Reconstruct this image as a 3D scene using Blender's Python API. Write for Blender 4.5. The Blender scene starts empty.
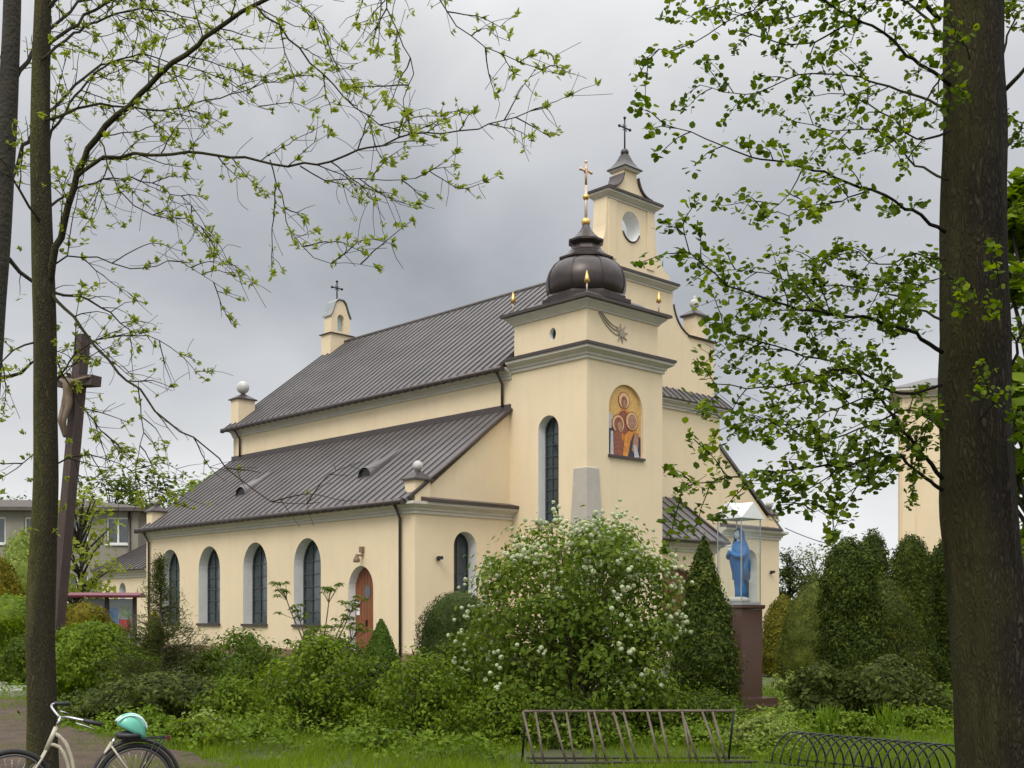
import bpy, math, random
import numpy as np
from mathutils import Vector, Matrix, noise as mnoise
from mathutils.geometry import tessellate_polygon

sc = bpy.context.scene
COL = sc.collection
R = math.radians
PI = math.pi
F, H, EYE = 1165.0, 613.0, 1.8          # focal length in pixels, horizon row, eye height

# ---------------------------------------------------------------- camera
cd = bpy.data.cameras.new("camera")
cam = bpy.data.objects.new("camera", cd)
COL.objects.link(cam)
cam.location = (0, 0, EYE)
cam.rotation_euler = (R(90), 0, 0)
cd.sensor_width = 36.0
cd.lens = F / 1024 * 36
cd.shift_y = (H - 384) / 1024
cd.clip_end = 3000
sc.camera = cam

# ---------------------------------------------------------------- sky
SUN_EL, SUN_AZ = R(50), R(204)           # azimuth clockwise from +Y
wd = bpy.data.worlds.new("World")
sc.world = wd
wd.use_nodes = True
nt = wd.node_tree
nt.nodes.clear()
def wn(t, **k):
    n = nt.nodes.new(t)
    for a, b in k.items(): setattr(n, a, b)
    return n
out = wn('ShaderNodeOutputWorld')
mixs = wn('ShaderNodeMixShader'); mixs.inputs[0].default_value = 0.93
bg1 = wn('ShaderNodeBackground'); bg1.inputs[1].default_value = 0.09
sky = wn('ShaderNodeTexSky', sky_type='NISHITA', sun_disc=False, sun_elevation=SUN_EL, sun_rotation=SUN_AZ)
nt.links.new(sky.outputs[0], bg1.inputs[0])
bg2 = wn('ShaderNodeBackground'); bg2.inputs[1].default_value = 1.0
tc = wn('ShaderNodeTexCoord')
mp = wn('ShaderNodeMapping'); mp.inputs['Scale'].default_value = (1.0, 1.0, 1.55); mp.inputs['Location'].default_value = (0.35, 0.2, 0.42)
nt.links.new(tc.outputs['Generated'], mp.inputs[0])
nz = wn('ShaderNodeTexNoise'); nz.inputs['Scale'].default_value = 2.3; nz.inputs['Detail'].default_value = 6; nz.inputs['Roughness'].default_value = 0.48; nz.inputs['Distortion'].default_value = 0.25
nt.links.new(mp.outputs[0], nz.inputs[0])
sep = wn('ShaderNodeSeparateXYZ'); nt.links.new(tc.outputs['Generated'], sep.inputs[0])
el = wn('ShaderNodeValToRGB')            # brightness of the cloud deck by elevation
e = el.color_ramp.elements
e[0].position = 0.0; e[0].color = (0.90, 0.90, 0.90, 1)
e[1].position = 1.0; e[1].color = (2.3, 2.3, 2.3, 1)
for p, v in ((0.07, .86), (0.15, .62), (0.25, .495), (0.34, .515), (0.45, .70), (0.60, 1.25), (0.8, 1.9)):
    q = e.new(p); q.color = (v, v, v, 1)
nt.links.new(sep.outputs[2], el.inputs[0])
cr = wn('ShaderNodeMapRange'); cr.inputs[1].default_value = 0.3; cr.inputs[2].default_value = 0.7; cr.inputs[3].default_value = 0.74; cr.inputs[4].default_value = 1.42
nt.links.new(nz.outputs[0], cr.inputs[0])
beh = wn('ShaderNodeMapRange'); beh.inputs[1].default_value = 0.35; beh.inputs[2].default_value = -0.5; beh.inputs[3].default_value = 1.0; beh.inputs[4].default_value = 1.35
nt.links.new(sep.outputs[1], beh.inputs[0])
m1 = wn('ShaderNodeMath', operation='MULTIPLY'); nt.links.new(el.outputs[0], m1.inputs[0]); nt.links.new(cr.outputs[0], m1.inputs[1])
m2 = wn('ShaderNodeMath', operation='MULTIPLY'); nt.links.new(m1.outputs[0], m2.inputs[0]); nt.links.new(beh.outputs[0], m2.inputs[1])
tint = wn('ShaderNodeValToRGB')
t_ = tint.color_ramp.elements
t_[0].position = 0.3; t_[0].color = (0.89, 0.945, 1.05, 1)
t_[1].position = 0.75; t_[1].color = (0.99, 1.0, 1.015, 1)
nt.links.new(m1.outputs[0], tint.inputs[0])
vm = wn('ShaderNodeVectorMath', operation='SCALE'); nt.links.new(tint.outputs[0], vm.inputs[0]); nt.links.new(m2.outputs[0], vm.inputs['Scale'])
nt.links.new(vm.outputs[0], bg2.inputs[0])
nt.links.new(bg1.outputs[0], mixs.inputs[1]); nt.links.new(bg2.outputs[0], mixs.inputs[2]); nt.links.new(mixs.outputs[0], out.inputs[0])

# ---------------------------------------------------------------- sun behind thin cloud
sl = bpy.data.lights.new("sun", 'SUN'); so = bpy.data.objects.new("sun", sl); COL.objects.link(so)
sl.energy = 1.5; sl.angle = R(24); sl.color = (1.0, 0.95, 0.87)
sd = Vector((math.sin(SUN_AZ) * math.cos(SUN_EL), math.cos(SUN_AZ) * math.cos(SUN_EL), math.sin(SUN_EL)))
so.rotation_euler = sd.to_track_quat('Z', 'Y').to_euler()
so.location = sd * 80

vs = sc.view_settings
vs.view_transform = 'Standard'; vs.look = 'None'; vs.gamma = 1.0; vs.exposure = 0.0; vs.use_curve_mapping = False
sc.cycles.max_bounces = 6; sc.cycles.diffuse_bounces = 3; sc.cycles.transparent_max_bounces = 8

# ================================================================ helpers
rng = np.random.default_rng(7)
random.seed(7)

def W(px, py, Y):
    return Vector(((px - 512) * Y / F, Y, EYE + (H - py) * Y / F))
def G(px, Y, z=0.0):
    return Vector(((px - 512) * Y / F, Y, z))

def tag(o, label=None, cat=None, group=None, kind=None):
    if label: o['label'] = label
    if cat: o['category'] = cat
    if group: o['group'] = group
    if kind: o['kind'] = kind
    return o

def thing(name, label, cat, loc=(0, 0, 0), rz=0.0, group=None):
    o = bpy.data.objects.new(name, None); COL.objects.link(o)
    o.location = loc; o.rotation_euler = (0, 0, rz); o.empty_display_size = .3
    return tag(o, label, cat, group)

class MB:
    """gathers polygons (with material slots) and links them as one mesh object"""
    def __init__(self): self.v = []; self.f = []; self.m = []; self.sm = []
    def add(self, vs, fs, mi=0, smooth=False):
        b = len(self.v)
        self.v += [tuple(p) for p in vs]
        for f in fs:
            self.f.append(tuple(b + i for i in f)); self.m.append(mi); self.sm.append(smooth)
        return self
    def box(self, x0, x1, y0, y1, z0, z1, mi=0):
        vs = [(x, y, z) for z in (z0, z1) for y in (y0, y1) for x in (x0, x1)]
        return self.add(vs, [(0, 2, 3, 1), (4, 5, 7, 6), (0, 1, 5, 4), (2, 6, 7, 3), (0, 4, 6, 2), (1, 3, 7, 5)], mi)
    def frustum(self, c, hx0, hy0, z0, hx1, hy1, z1, mi=0):
        vs = []
        for hx, hy, z in ((hx0, hy0, z0), (hx1, hy1, z1)):
            vs += [(c[0] - hx, c[1] - hy, z), (c[0] + hx, c[1] - hy, z), (c[0] + hx, c[1] + hy, z), (c[0] - hx, c[1] + hy, z)]
        return self.add(vs, [(3, 2, 1, 0), (4, 5, 6, 7), (0, 1, 5, 4), (1, 2, 6, 5), (2, 3, 7, 6), (3, 0, 4, 7)], mi)
    def tube(self, pts, rad, n=8, mi=0, caps=True, smooth=True, bump=0.0, bs=3.0):
        pts = [Vector(p) for p in pts]
        if not hasattr(rad, '__len__'): rad = [rad] * len(pts)
        vs = []; prev = None
        for i, p in enumerate(pts):
            d = (pts[min(i + 1, len(pts) - 1)] - pts[max(i - 1, 0)])
            if d.length < 1e-9: d = Vector((0, 0, 1))
            d.normalize()
            if prev is None:
                a = Vector((1, 0, 0)) if abs(d.x) < .8 else Vector((0, 1, 0))
                nx = (a - d * a.dot(d)).normalized()
            else:
                nx = prev - d * prev.dot(d)
                nx = nx.normalized() if nx.length > 1e-6 else prev
            prev = nx; ny = d.cross(nx)
            for k in range(n):
                a = 2 * PI * k / n
                dr = nx * math.cos(a) + ny * math.sin(a)
                r = rad[i]
                if bump: r *= 1 + bump * mnoise.noise(Vector((dr.x * bs, dr.y * bs, dr.z * bs)) + p * 1.1)
                vs.append(p + dr * r)
        fs = []
        for i in range(len(pts) - 1):
            for k in range(n):
                k2 = (k + 1) % n
                fs.append((i * n + k, i * n + k2, (i + 1) * n + k2, (i + 1) * n + k))
        self.add(vs, fs, mi, smooth)
        if caps:
            b = len(self.v) - len(vs)
            self.f.append(tuple(b + k for k in reversed(range(n)))); self.m.append(mi); self.sm.append(False)
            e = b + (len(pts) - 1) * n
            self.f.append(tuple(e + k for k in range(n))); self.m.append(mi); self.sm.append(False)
        return self
    def lathe(self, c, prof, n=24, mi=0, smooth=True, rot=0.0, sx=1.0, sy=1.0):
        vs = []
        for r, z in prof:
            for k in range(n):
                a = rot + 2 * PI * k / n
                vs.append((c[0] + r * sx * math.cos(a), c[1] + r * sy * math.sin(a), c[2] + z))
        fs = []
        for i in range(len(prof) - 1):
            for k in range(n):
                k2 = (k + 1) % n
                fs.append((i * n + k, i * n + k2, (i + 1) * n + k2, (i + 1) * n + k))
        fs.append(tuple(reversed(range(n)))); fs.append(tuple((len(prof) - 1) * n + k for k in range(n)))
        return self.add(vs, fs, mi, smooth)
    def ball(self, c, r, n=14, mi=0, sz=1.0):
        prof = [(max(r * math.sin(PI * i / (n // 2 + 2)), 1e-4), -r * sz * math.cos(PI * i / (n // 2 + 2))) for i in range(n // 2 + 3)]
        return self.lathe(c, prof, n, mi)
    def sweep(self, path, prof, mi=0, closed=False, smooth=False):
        """profile (out, z) swept along a plan polyline; out is to the right of the heading"""
        P = [Vector((p[0], p[1])) for p in path]; n = len(P); rings = []
        for i in range(n):
            ds = []
            if i > 0 or closed: ds.append((P[i] - P[i - 1]).normalized())
            if i < n - 1 or closed: ds.append((P[(i + 1) % n] - P[i]).normalized())
            ns = [Vector((d.y, -d.x)) for d in ds]
            if len(ns) == 1: m = ns[0]
            else:
                m = (ns[0] + ns[1]).normalized(); m = m / max(m.dot(ns[0]), .2)
            rings.append([(P[i].x + m.x * o, P[i].y + m.y * o, z) for o, z in prof])
        k = len(prof); vs = [p for r in rings for p in r]; fs = []
        for i in range(n if closed else n - 1):
            j = (i + 1) % n
            for q in range(k):
                q2 = (q + 1) % k
                fs.append((i * k + q, j * k + q, j * k + q2, i * k + q2))
        if not closed:
            fs.append(tuple(range(k))); fs.append(tuple(reversed(range((n - 1) * k, n * k))))
        return self.add(vs, fs, mi, smooth)
    def prism(self, pts2, to3, d0, d1, mi=0):
        """closed 2-D outline extruded between depths d0 and d1; to3(a,b,d) -> point"""
        n = len(pts2)
        vs = [to3(a, b, d0) for a, b in pts2] + [to3(a, b, d1) for a, b in pts2]
        tris = tessellate_polygon([[Vector((a, b, 0)) for a, b in pts2]])
        fs = [tuple(t) for t in tris] + [tuple(n + i for i in reversed(t)) for t in tris]
        fs += [(i, (i + 1) % n, n + (i + 1) % n, n + i) for i in range(n)]
        return self.add(vs, fs, mi)
    def build(self, name, mats, parent=None, fix=True):
        me = bpy.data.meshes.new(name)
        me.from_pydata(self.v, [], self.f)
        if not isinstance(mats, (list, tuple)): mats = [mats]
        for m in mats: me.materials.append(m)
        me.polygons.foreach_set('material_index', self.m)
        me.polygons.foreach_set('use_smooth', self.sm)
        if fix:
            import bmesh
            bm = bmesh.new(); bm.from_mesh(me)
            bmesh.ops.recalc_face_normals(bm, faces=bm.faces)
            bm.to_mesh(me); bm.free()
        me.update()
        o = bpy.data.objects.new(name, me); COL.objects.link(o)
        if parent: o.parent = parent
        return o

def mesh_arrays(name, chunks, mats, parent=None, smooth=False):
    """chunks: list of (verts (n,3), faces (m,k), material index)"""
    V = []; L = []; S = []; M = []; off = 0; ls = 0
    for v, f, mi in chunks:
        V.append(v); L.append((f + off).ravel()); k = f.shape[1]
        S.append(ls + np.arange(len(f)) * k); M.append(np.full(len(f), mi)); ls += f.size; off += len(v)
    V = np.concatenate(V).astype(np.float32); L = np.concatenate(L).astype(np.int32); S = np.concatenate(S).astype(np.int32); M = np.concatenate(M).astype(np.int32)
    me = bpy.data.meshes.new(name)
    me.vertices.add(len(V)); me.vertices.foreach_set('co', V.ravel())
    me.loops.add(len(L)); me.loops.foreach_set('vertex_index', L)
    me.polygons.add(len(S)); me.polygons.foreach_set('loop_start', S)
    if not isinstance(mats, (list, tuple)): mats = [mats]
    for m in mats: me.materials.append(m)
    me.polygons.foreach_set('material_index', M)
    if smooth: me.polygons.foreach_set('use_smooth', np.ones(len(S), bool))
    me.update(calc_edges=True); me.validate()
    o = bpy.data.objects.new(name, me); COL.objects.link(o)
    if parent: o.parent = parent
    return o

# ---------------------------------------------------------------- materials
def mat(name, col, rough=.7, metal=0.0, var=0.0, vs=3.0, bump=0.0, bs=20.0, col2=None, spec=None, streak=None, coat=0):
    m = bpy.data.materials.new(name); m.use_nodes = True
    t = m.node_tree; b = t.nodes['Principled BSDF']
    b.inputs['Base Color'].default_value = (*col, 1); b.inputs['Roughness'].default_value = rough; b.inputs['Metallic'].default_value = metal
    if spec is not None: b.inputs['Specular IOR Level'].default_value = spec
    if coat: b.inputs['Coat Weight'].default_value = coat
    co = t.nodes.new('ShaderNodeTexCoord')
    if var or col2:
        n = t.nodes.new('ShaderNodeTexNoise'); n.inputs['Scale'].default_value = vs; n.inputs['Detail'].default_value = 7; n.inputs['Roughness'].default_value = .62
        if streak:
            mpn = t.nodes.new('ShaderNodeMapping'); mpn.inputs['Scale'].default_value = streak
            t.links.new(co.outputs['Object'], mpn.inputs[0]); t.links.new(mpn.outputs[0], n.inputs[0])
        else: t.links.new(co.outputs['Object'], n.inputs[0])
        r = t.nodes.new('ShaderNodeMapRange'); r.inputs[1].default_value = .3; r.inputs[2].default_value = .7
        t.links.new(n.outputs[0], r.inputs[0])
        mx = t.nodes.new('ShaderNodeMix'); mx.data_type = 'RGBA'
        c2 = col2 if col2 else tuple(c * (1 - var) for c in col)
        c1 = col if col2 else tuple(min(c * (1 + var * .5), 1) for c in col)
        mx.inputs[6].default_value = (*c1, 1); mx.inputs[7].default_value = (*c2, 1)
        t.links.new(r.outputs[0], mx.inputs[0]); t.links.new(mx.outputs[2], b.inputs['Base Color'])
    if bump:
        n2 = t.nodes.new('ShaderNodeTexNoise'); n2.inputs['Scale'].default_value = bs; n2.inputs['Detail'].default_value = 5
        t.links.new(co.outputs['Object'], n2.inputs[0])
        bp = t.nodes.new('ShaderNodeBump'); bp.inputs['Strength'].default_value = bump; bp.inputs['Distance'].default_value = .03
        t.links.new(n2.outputs[0], bp.inputs['Height']); t.links.new(bp.outputs[0], b.inputs['Normal'])
    return m

def plastermat(name, col):
    m = mat(name, col, .88, var=.06, vs=.4, bump=.12, bs=30); t = m.node_tree; b = t.nodes['Principled BSDF']; src = b.inputs['Base Color'].links[0].from_socket
    co = t.nodes.new('ShaderNodeTexCoord')
    for sc3, lo, hi, amt in (((2.4, 2.4, .3), .52, .8, .13), ((1.3, 1.3, 1.1), .55, .78, .10)):     # rain streaks and patches of older paint
        mp = t.nodes.new('ShaderNodeMapping'); mp.inputs['Scale'].default_value = sc3; n = t.nodes.new('ShaderNodeTexNoise'); n.inputs['Scale'].default_value = 1; n.inputs['Detail'].default_value = 6
        r = t.nodes.new('ShaderNodeMapRange'); r.inputs[1].default_value = lo; r.inputs[2].default_value = hi; r.inputs[4].default_value = amt
        mx = t.nodes.new('ShaderNodeMix'); mx.data_type = 'RGBA'; mx.inputs[7].default_value = (.36, .33, .27, 1)
        t.links.new(co.outputs['Object'], mp.inputs[0]); t.links.new(mp.outputs[0], n.inputs[0]); t.links.new(n.outputs[0], r.inputs[0]); t.links.new(r.outputs[0], mx.inputs[0]); t.links.new(src, mx.inputs[6]); src = mx.outputs[2]
    t.links.new(src, b.inputs['Base Color']); return m

def leafmat(name, c1, c2, c3=None, trans=.35, rough=.65, ns=1.6):
    """leaf-by-leaf tint plus slow drift of tone through the crown; some light passes through"""
    m = bpy.data.materials.new(name); m.use_nodes = True
    t = m.node_tree; b = t.nodes['Principled BSDF']; o = t.nodes['Material Output']
    g = t.nodes.new('ShaderNodeNewGeometry')
    gw = (lambda c: (min(c[0] * 1.18, 1), c[1] * 1.04, c[2] * .56)) if c1[1] < .3 else (lambda c: c)
    c1, c2 = gw(c1), gw(c2); c3 = gw(c3) if c3 else None
    if c1[1] < .3 and not any(k_ in name for k_ in ('cover', 'grass', 'fresh', 'iris', 'hosta', 'alder', 'young', 'far', 'viburnum')): c1 = tuple(v * .62 for v in c1); c2 = tuple(v * .80 for v in c2)
    rp = t.nodes.new('ShaderNodeValToRGB'); el = rp.color_ramp.elements
    el[0].color = (*c1, 1); el[1].color = (*(c3 or c2), 1)
    if c3: q = el.new(.6); q.color = (*c2, 1)
    co = t.nodes.new('ShaderNodeTexCoord'); n = t.nodes.new('ShaderNodeTexNoise'); n.inputs['Scale'].default_value = ns; n.inputs['Detail'].default_value = 3
    t.links.new(co.outputs['Object'], n.inputs[0])
    mm = t.nodes.new('ShaderNodeMath'); mm.operation = 'MULTIPLY_ADD'; mm.inputs[1].default_value = .62
    ad = t.nodes.new('ShaderNodeMapRange'); ad.inputs[1].default_value = .3; ad.inputs[2].default_value = .7; ad.inputs[4].default_value = .38
    t.links.new(n.outputs[0], ad.inputs[0]); t.links.new(g.outputs['Random Per Island'], mm.inputs[0]); t.links.new(ad.outputs[0], mm.inputs[2])
    t.links.new(mm.outputs[0], rp.inputs[0]); t.links.new(rp.outputs[0], b.inputs['Base Color'])
    b.inputs['Roughness'].default_value = rough; b.inputs['Specular IOR Level'].default_value = .12
    tr = t.nodes.new('ShaderNodeBsdfTranslucent'); mx = t.nodes.new('ShaderNodeMixShader'); mx.inputs[0].default_value = trans
    hs = t.nodes.new('ShaderNodeHueSaturation'); hs.inputs['Value'].default_value = 1.5; hs.inputs['Saturation'].default_value = 1.1
    t.links.new(rp.outputs[0], hs.inputs['Color']); t.links.new(hs.outputs[0], tr.inputs[0])
    t.links.new(b.outputs[0], mx.inputs[1]); t.links.new(tr.outputs[0], mx.inputs[2]); t.links.new(mx.outputs[0], o.inputs[0])
    return m

def glassmat(name, base=.05):
    m = bpy.data.materials.new(name); m.use_nodes = True
    t = m.node_tree; o = t.nodes['Material Output']; t.nodes.remove(t.nodes['Principled BSDF'])
    a = t.nodes.new('ShaderNodeBsdfTransparent'); a.inputs[0].default_value = (.95, .98, .98, 1)
    gl = t.nodes.new('ShaderNodeBsdfGlossy'); gl.inputs['Roughness'].default_value = .04
    lw = t.nodes.new('ShaderNodeLayerWeight'); pw = t.nodes.new('ShaderNodeMath'); pw.operation = 'POWER'; pw.inputs[1].default_value = 4
    ad = t.nodes.new('ShaderNodeMath'); ad.operation = 'MULTIPLY_ADD'; ad.inputs[1].default_value = .6; ad.inputs[2].default_value = base
    mx = t.nodes.new('ShaderNodeMixShader'); t.links.new(lw.outputs['Facing'], pw.inputs[0]); t.links.new(pw.outputs[0], ad.inputs[0])
    t.links.new(ad.outputs[0], mx.inputs[0]); t.links.new(a.outputs[0], mx.inputs[1]); t.links.new(gl.outputs[0], mx.inputs[2]); t.links.new(mx.outputs[0], o.inputs[0])
    return m

M = {}
M['plaster'] = plastermat('plaster', (.75, .61, .41))
M['white_plaster'] = mat('white_plaster', (.80, .79, .77), .85, var=.08, vs=2, bump=.1, bs=30)
M['cornice'] = mat('cornice', (.55, .51, .45), .8, var=.12, vs=1.5, streak=(1, 1, 3))
M['roof'] = mat('roof_metal', (.124, .112, .109), .42, metal=.15, var=.3, vs=.8, bump=.06, bs=2.0, streak=(1, .5, 1))
M['roof_edge'] = mat('roof_edge', (.075, .058, .055), .4, metal=.3, var=.2, vs=2)
M['dome'] = mat('dome_copper', (.055, .043, .04), .34, metal=.45, var=.3, vs=2.5, bump=.05, bs=6)
M['gold'] = mat('gold', (.70, .45, .14), .38, metal=.9, var=.2, vs=4)
M['copper_white'] = mat('pole_paint', (.62, .5, .42), .4, metal=.4, var=.2, vs=6)
M['iron'] = mat('iron', (.035, .035, .038), .5, metal=.5)
M['pipe'] = mat('downpipe', (.06, .045, .04), .4, metal=.3)
M['plinth'] = mat('plinth', (.25, .16, .11), .85, var=.25, vs=4)
M['concrete'] = mat('concrete', (.42, .385, .33), .9, var=.1, vs=2.5, bump=.15)
M['ball'] = mat('stone_ball', (.52, .51, .48), .85, var=.25, vs=7, bump=.1)
M['glass_dark'] = mat('window_glass', (.04, .055, .062), .1, var=.5, vs=2.5, spec=.8, bump=.08, bs=2.5)
M['mullion'] = mat('mullion', (.05, .062, .062), .5)
M['wood_door'] = mat('door_wood', (.22, .075, .03), .45, var=.35, vs=3, streak=(6, 6, .6))
M['wood_dark'] = mat('cross_wood', (.062, .038, .032), .7, var=.4, vs=4, bump=.3, bs=14, streak=(6, 6, .5))
M['paper'] = mat('paper', (.75, .75, .74), .8)
M['bark'] = mat('bark', (.058, .046, .036), .95, col2=(.075, .075, .028), vs=1.5, bump=1.0, bs=24)
M['bark_grey'] = mat('bark_grey', (.045, .038, .028), .95, col2=(.028, .025, .017), vs=5, bump=1.0, bs=22)
M['twig'] = mat('twig', (.045, .038, .036), .9, var=.3, vs=6)
M['stem'] = mat('stem', (.12, .09, .06), .9, var=.3, vs=6)

# ================================================================ ground
def sheet(name, pts, z, m, kind='structure', th=0.0):
    b = MB()
    if th: b.prism(pts, lambda a, c, d: (a, c, d), z - th, z)
    else: b.add([(x, y, z) for x, y in pts], [tuple(t) for t in tessellate_polygon([[Vector((x, y, 0)) for x, y in pts]])])
    o = b.build(name, m); o['kind'] = kind
    return o
M['ground'] = mat('ground_soil_grass', (.055, .085, .016), .95, col2=(.055, .046, .024), vs=.5, bump=.6, bs=9)
M['soil'] = mat('soil', (.092, .058, .034), .95, col2=(.042, .027, .017), vs=3.2, bump=.9, bs=10)
M['pave'] = mat('pavement', (.26, .24, .22), .9, var=.2, vs=3, bump=.2, bs=20)
M['kerb'] = mat('kerb', (.30, .28, .25), .9, var=.2, vs=4)

def ground_mesh():
    xs = np.concatenate([[-1500, -400, -120, -50], np.linspace(-25, 25, 101), [50, 120, 400, 1500]])
    ys = np.concatenate([[-300, -60, -10], np.linspace(4, 44, 81), [60, 120, 400, 2500]])
    X, Y = np.meshgrid(xs, ys); Z = np.zeros_like(X)
    for i in range(X.shape[0]):
        for j in range(X.shape[1]):
            x, y = X[i, j], Y[i, j]
            if -25 <= x <= 25 and 4 < y < 44: Z[i, j] = .05 * mnoise.noise(Vector((x * .5, y * .5, 0))) + .02 * mnoise.noise(Vector((x * 2, y * 2, 3))) - .02
    V = np.stack([X, Y, Z], -1).reshape(-1, 3); nx = len(xs)
    i, j = np.meshgrid(np.arange(len(ys) - 1), np.arange(nx - 1), indexing='ij'); a = (i * nx + j).ravel()
    o = mesh_arrays('ground', [(V, np.stack([a, a + 1, a + nx + 1, a + nx], 1), 0)], M['ground'], smooth=True)
    o['kind'] = 'structure'
ground_mesh()
sheet('dirt_path', [(-9, 7), (-1.2, 7), (-1.9, 10.5), (-2.75, 12.4), (-3.1, 13.3), (-3.7, 13.9), (-4.0, 14.6), (-4.6, 15.1), (-5.2, 15.9), (-6.6, 17.6), (-8.3, 20.4), (-9.2, 23.2), (-12, 24.2), (-22, 24), (-22, 7)], .055, M['soil'])
sheet('footpath', [(-24, 25.2), (-10.2, 25.2), (-10.0, 30.6), (-24, 31.5)], .1, M['pave'])
kb = MB(); kb.box(-24, -10.1, 25.0, 25.2, -.1, .14); kb.box(-10.2, -10.0, 25.2, 30.8, -.1, .14); o = kb.build('kerb', M['kerb']); o['kind'] = 'structure'

# ================================================================ church
A = math.atan2(.687, .727)
C0 = Vector((-3.5, 42.0, 0))
church = thing('church', 'cream plastered church with brown metal roofs, corner tower with onion dome and pierced bell gable', 'church', C0, A)
L = 21.1; XA, XN, XR = 4.81, 18.2, 23.06; XC = 11.55
TW, TD = 4.31, 3.97
ZA, ZN, ZRG = 5.5, 10.9, 16.9

PLANES = {   # to3(a, z, depth inward)
    'left': lambda x: (lambda a, z, d: (x + d, a, z)),
    'front': lambda y: (lambda a, z, d: (a, y + d, z)),
}
def arch(c, z0, z1, w, n=14, pointy=1.0):
    r = w / 2; zs = z1 - r * pointy
    pts = [(c - r, z0), (c + r, z0)]
    for i in range(n + 1):
        a = PI * i / n
        pts.append((c + r * math.cos(a), zs + r * pointy * math.sin(a)))
    return pts
def circle(c, z, r, n=24, ry=None):
    return [(c + r * math.cos(2 * PI * i / n), z + (ry or r) * math.sin(2 * PI * i / n)) for i in range(n)]
def wall(mb, to3, outline, holes, th, mi=0, sides=False):
    loops = [[Vector((a, b, 0)) for a, b in l] for l in [outline] + holes]
    flat = [p for l in [outline] + holes for p in l]
    tris = tessellate_polygon(loops)
    mb.add([to3(a, b, 0) for a, b in flat], [tuple(t) for t in tris], mi)
    if not sides: return
    n = len(outline)
    vs = [to3(a, b, 0) for a, b in outline] + [to3(a, b, th) for a, b in outline]
    mb.add(vs, [(i, (i + 1) % n, n + (i + 1) % n, n + i) for i in range(n)], mi)
def window(to3, loop, depth, parent, kind='window', sill=None, grid=(2, 4), glass='glass_dark', name='window', fr='mullion', sillm='roof_edge'):
    a0 = min(p[0] for p in loop); a1 = max(p[0] for p in loop); z0 = min(p[1] for p in loop); z1 = max(p[1] for p in loop)
    n = len(loop); b = MB()
    cx, cz = (a0 + a1) / 2, (z0 + z1) / 2; iw = .06
    inner = [(cx + (a - cx) * (1 - 2 * iw / (a1 - a0)), cz + (z - cz) * (1 - 2 * iw / (z1 - z0))) for a, z in loop]
    for d in (0,):
        vs = [to3(a, z, depth - .05) for a, z in loop] + [to3(a, z, depth - .05) for a, z in inner] + [to3(a, z, depth) for a, z in inner]
        b.add(vs, [(i, (i + 1) % n, n + (i + 1) % n, n + i) for i in range(n)] + [(n + i, n + (i + 1) % n, 2 * n + (i + 1) % n, 2 * n + i) for i in range(n)])
    def bar(p0, p1, w):
        (a_, z_), (c_, y_) = p0, p1
        b.prism([(a_ - (w if a_ == c_ else 0), z_ - (w if z_ == y_ else 0)), (c_ + (w if a_ == c_ else 0), z_ - (w if z_ == y_ else 0)), (c_ + (w if a_ == c_ else 0), y_ + (w if z_ == y_ else 0)), (a_ - (w if a_ == c_ else 0), y_ + (w if z_ == y_ else 0))], to3, depth - .04, depth - .005)
    r = (a1 - a0) / 2
    for k in range(1, grid[0]):
        a = a0 + (a1 - a0) * k / grid[0]
        top = z1 - r + math.sqrt(max(r * r - (a - cx) ** 2, 0)) - .03
        bar((a, z0 + .05), (a, top), .022)
    for k in range(1, grid[1]):
        z = z0 + (z1 - r * .4 - z0) * k / (grid[1] - .0)
        hw = r if z < z1 - r else math.sqrt(max(r * r - (z - z1 + r) ** 2, 0))
        bar((cx - hw + .03, z), (cx + hw - .03, z), .018)
    win = b.build(name, M[fr], parent)
    g = MB(); g.add([to3(a, z, depth + .002) for a, z in loop], [tuple(t) for t in tessellate_polygon([[Vector((a, z, 0)) for a, z in loop]])]); g.build('pane', M[glass], win)
    rv = MB(); vs = [to3(a, z, .002) for a, z in loop] + [to3(a, z, depth + .02) for a, z in loop]
    rv.add(vs, [(i, (i + 1) % n, n + (i + 1) % n, n + i) for i in range(n)]); rv.build('reveal', M['white_plaster'], win)
    if sill:
        s = MB(); s.prism([(a0 - .06, z0 - .09), (a1 + .06, z0 - .09), (a1 + .06, z0 + .012), (a0 - .06, z0 + .012)], to3, -.1, depth - .06); s.build('sill', M[sillm], win)
    return win

# --- left aisle walls
toL, toF = PLANES['left'](0.0), PLANES['front'](0.0)
wa = [arch(c, 1.32, 4.83, 1.95, pointy=1.12) for c in (6.95, 10.95, 14.9, 18.66)]
dl = arch(3.3, .28, 3.6, 1.6, pointy=1.1)
fa = arch(2.4, 1.32, 4.85, 1.12)
b = MB()
wall(b, toL, [(0, 0), (L, 0), (L, ZA + .3), (0, ZA + .3)], wa + [dl], .5)
wall(b, toF, [(0, 0), (XA, 0), (XA, ZA + .3), (0, ZA + .3)], [fa], .5)
b.box(0.01, XA, L - .3, L, 0, ZA + .3)
# half pediment above the front cornice
b.prism([(.3, ZA), (XA, ZA), (XA, 9.62), (.3, 6.05)], PLANES['front'](.12), 0, .35)
b.prism([(.3, ZA), (XA, ZA), (XA, 9.62), (.3, 6.05)], PLANES['front'](L - .4), 0, .35)
b.build('aisle_wall', M['plaster'], church)
for l in wa: window(toL, l, .5, church, sill=True, grid=(3, 6))
window(toF, fa, .5, church, sill=True, grid=(2, 5))
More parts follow.
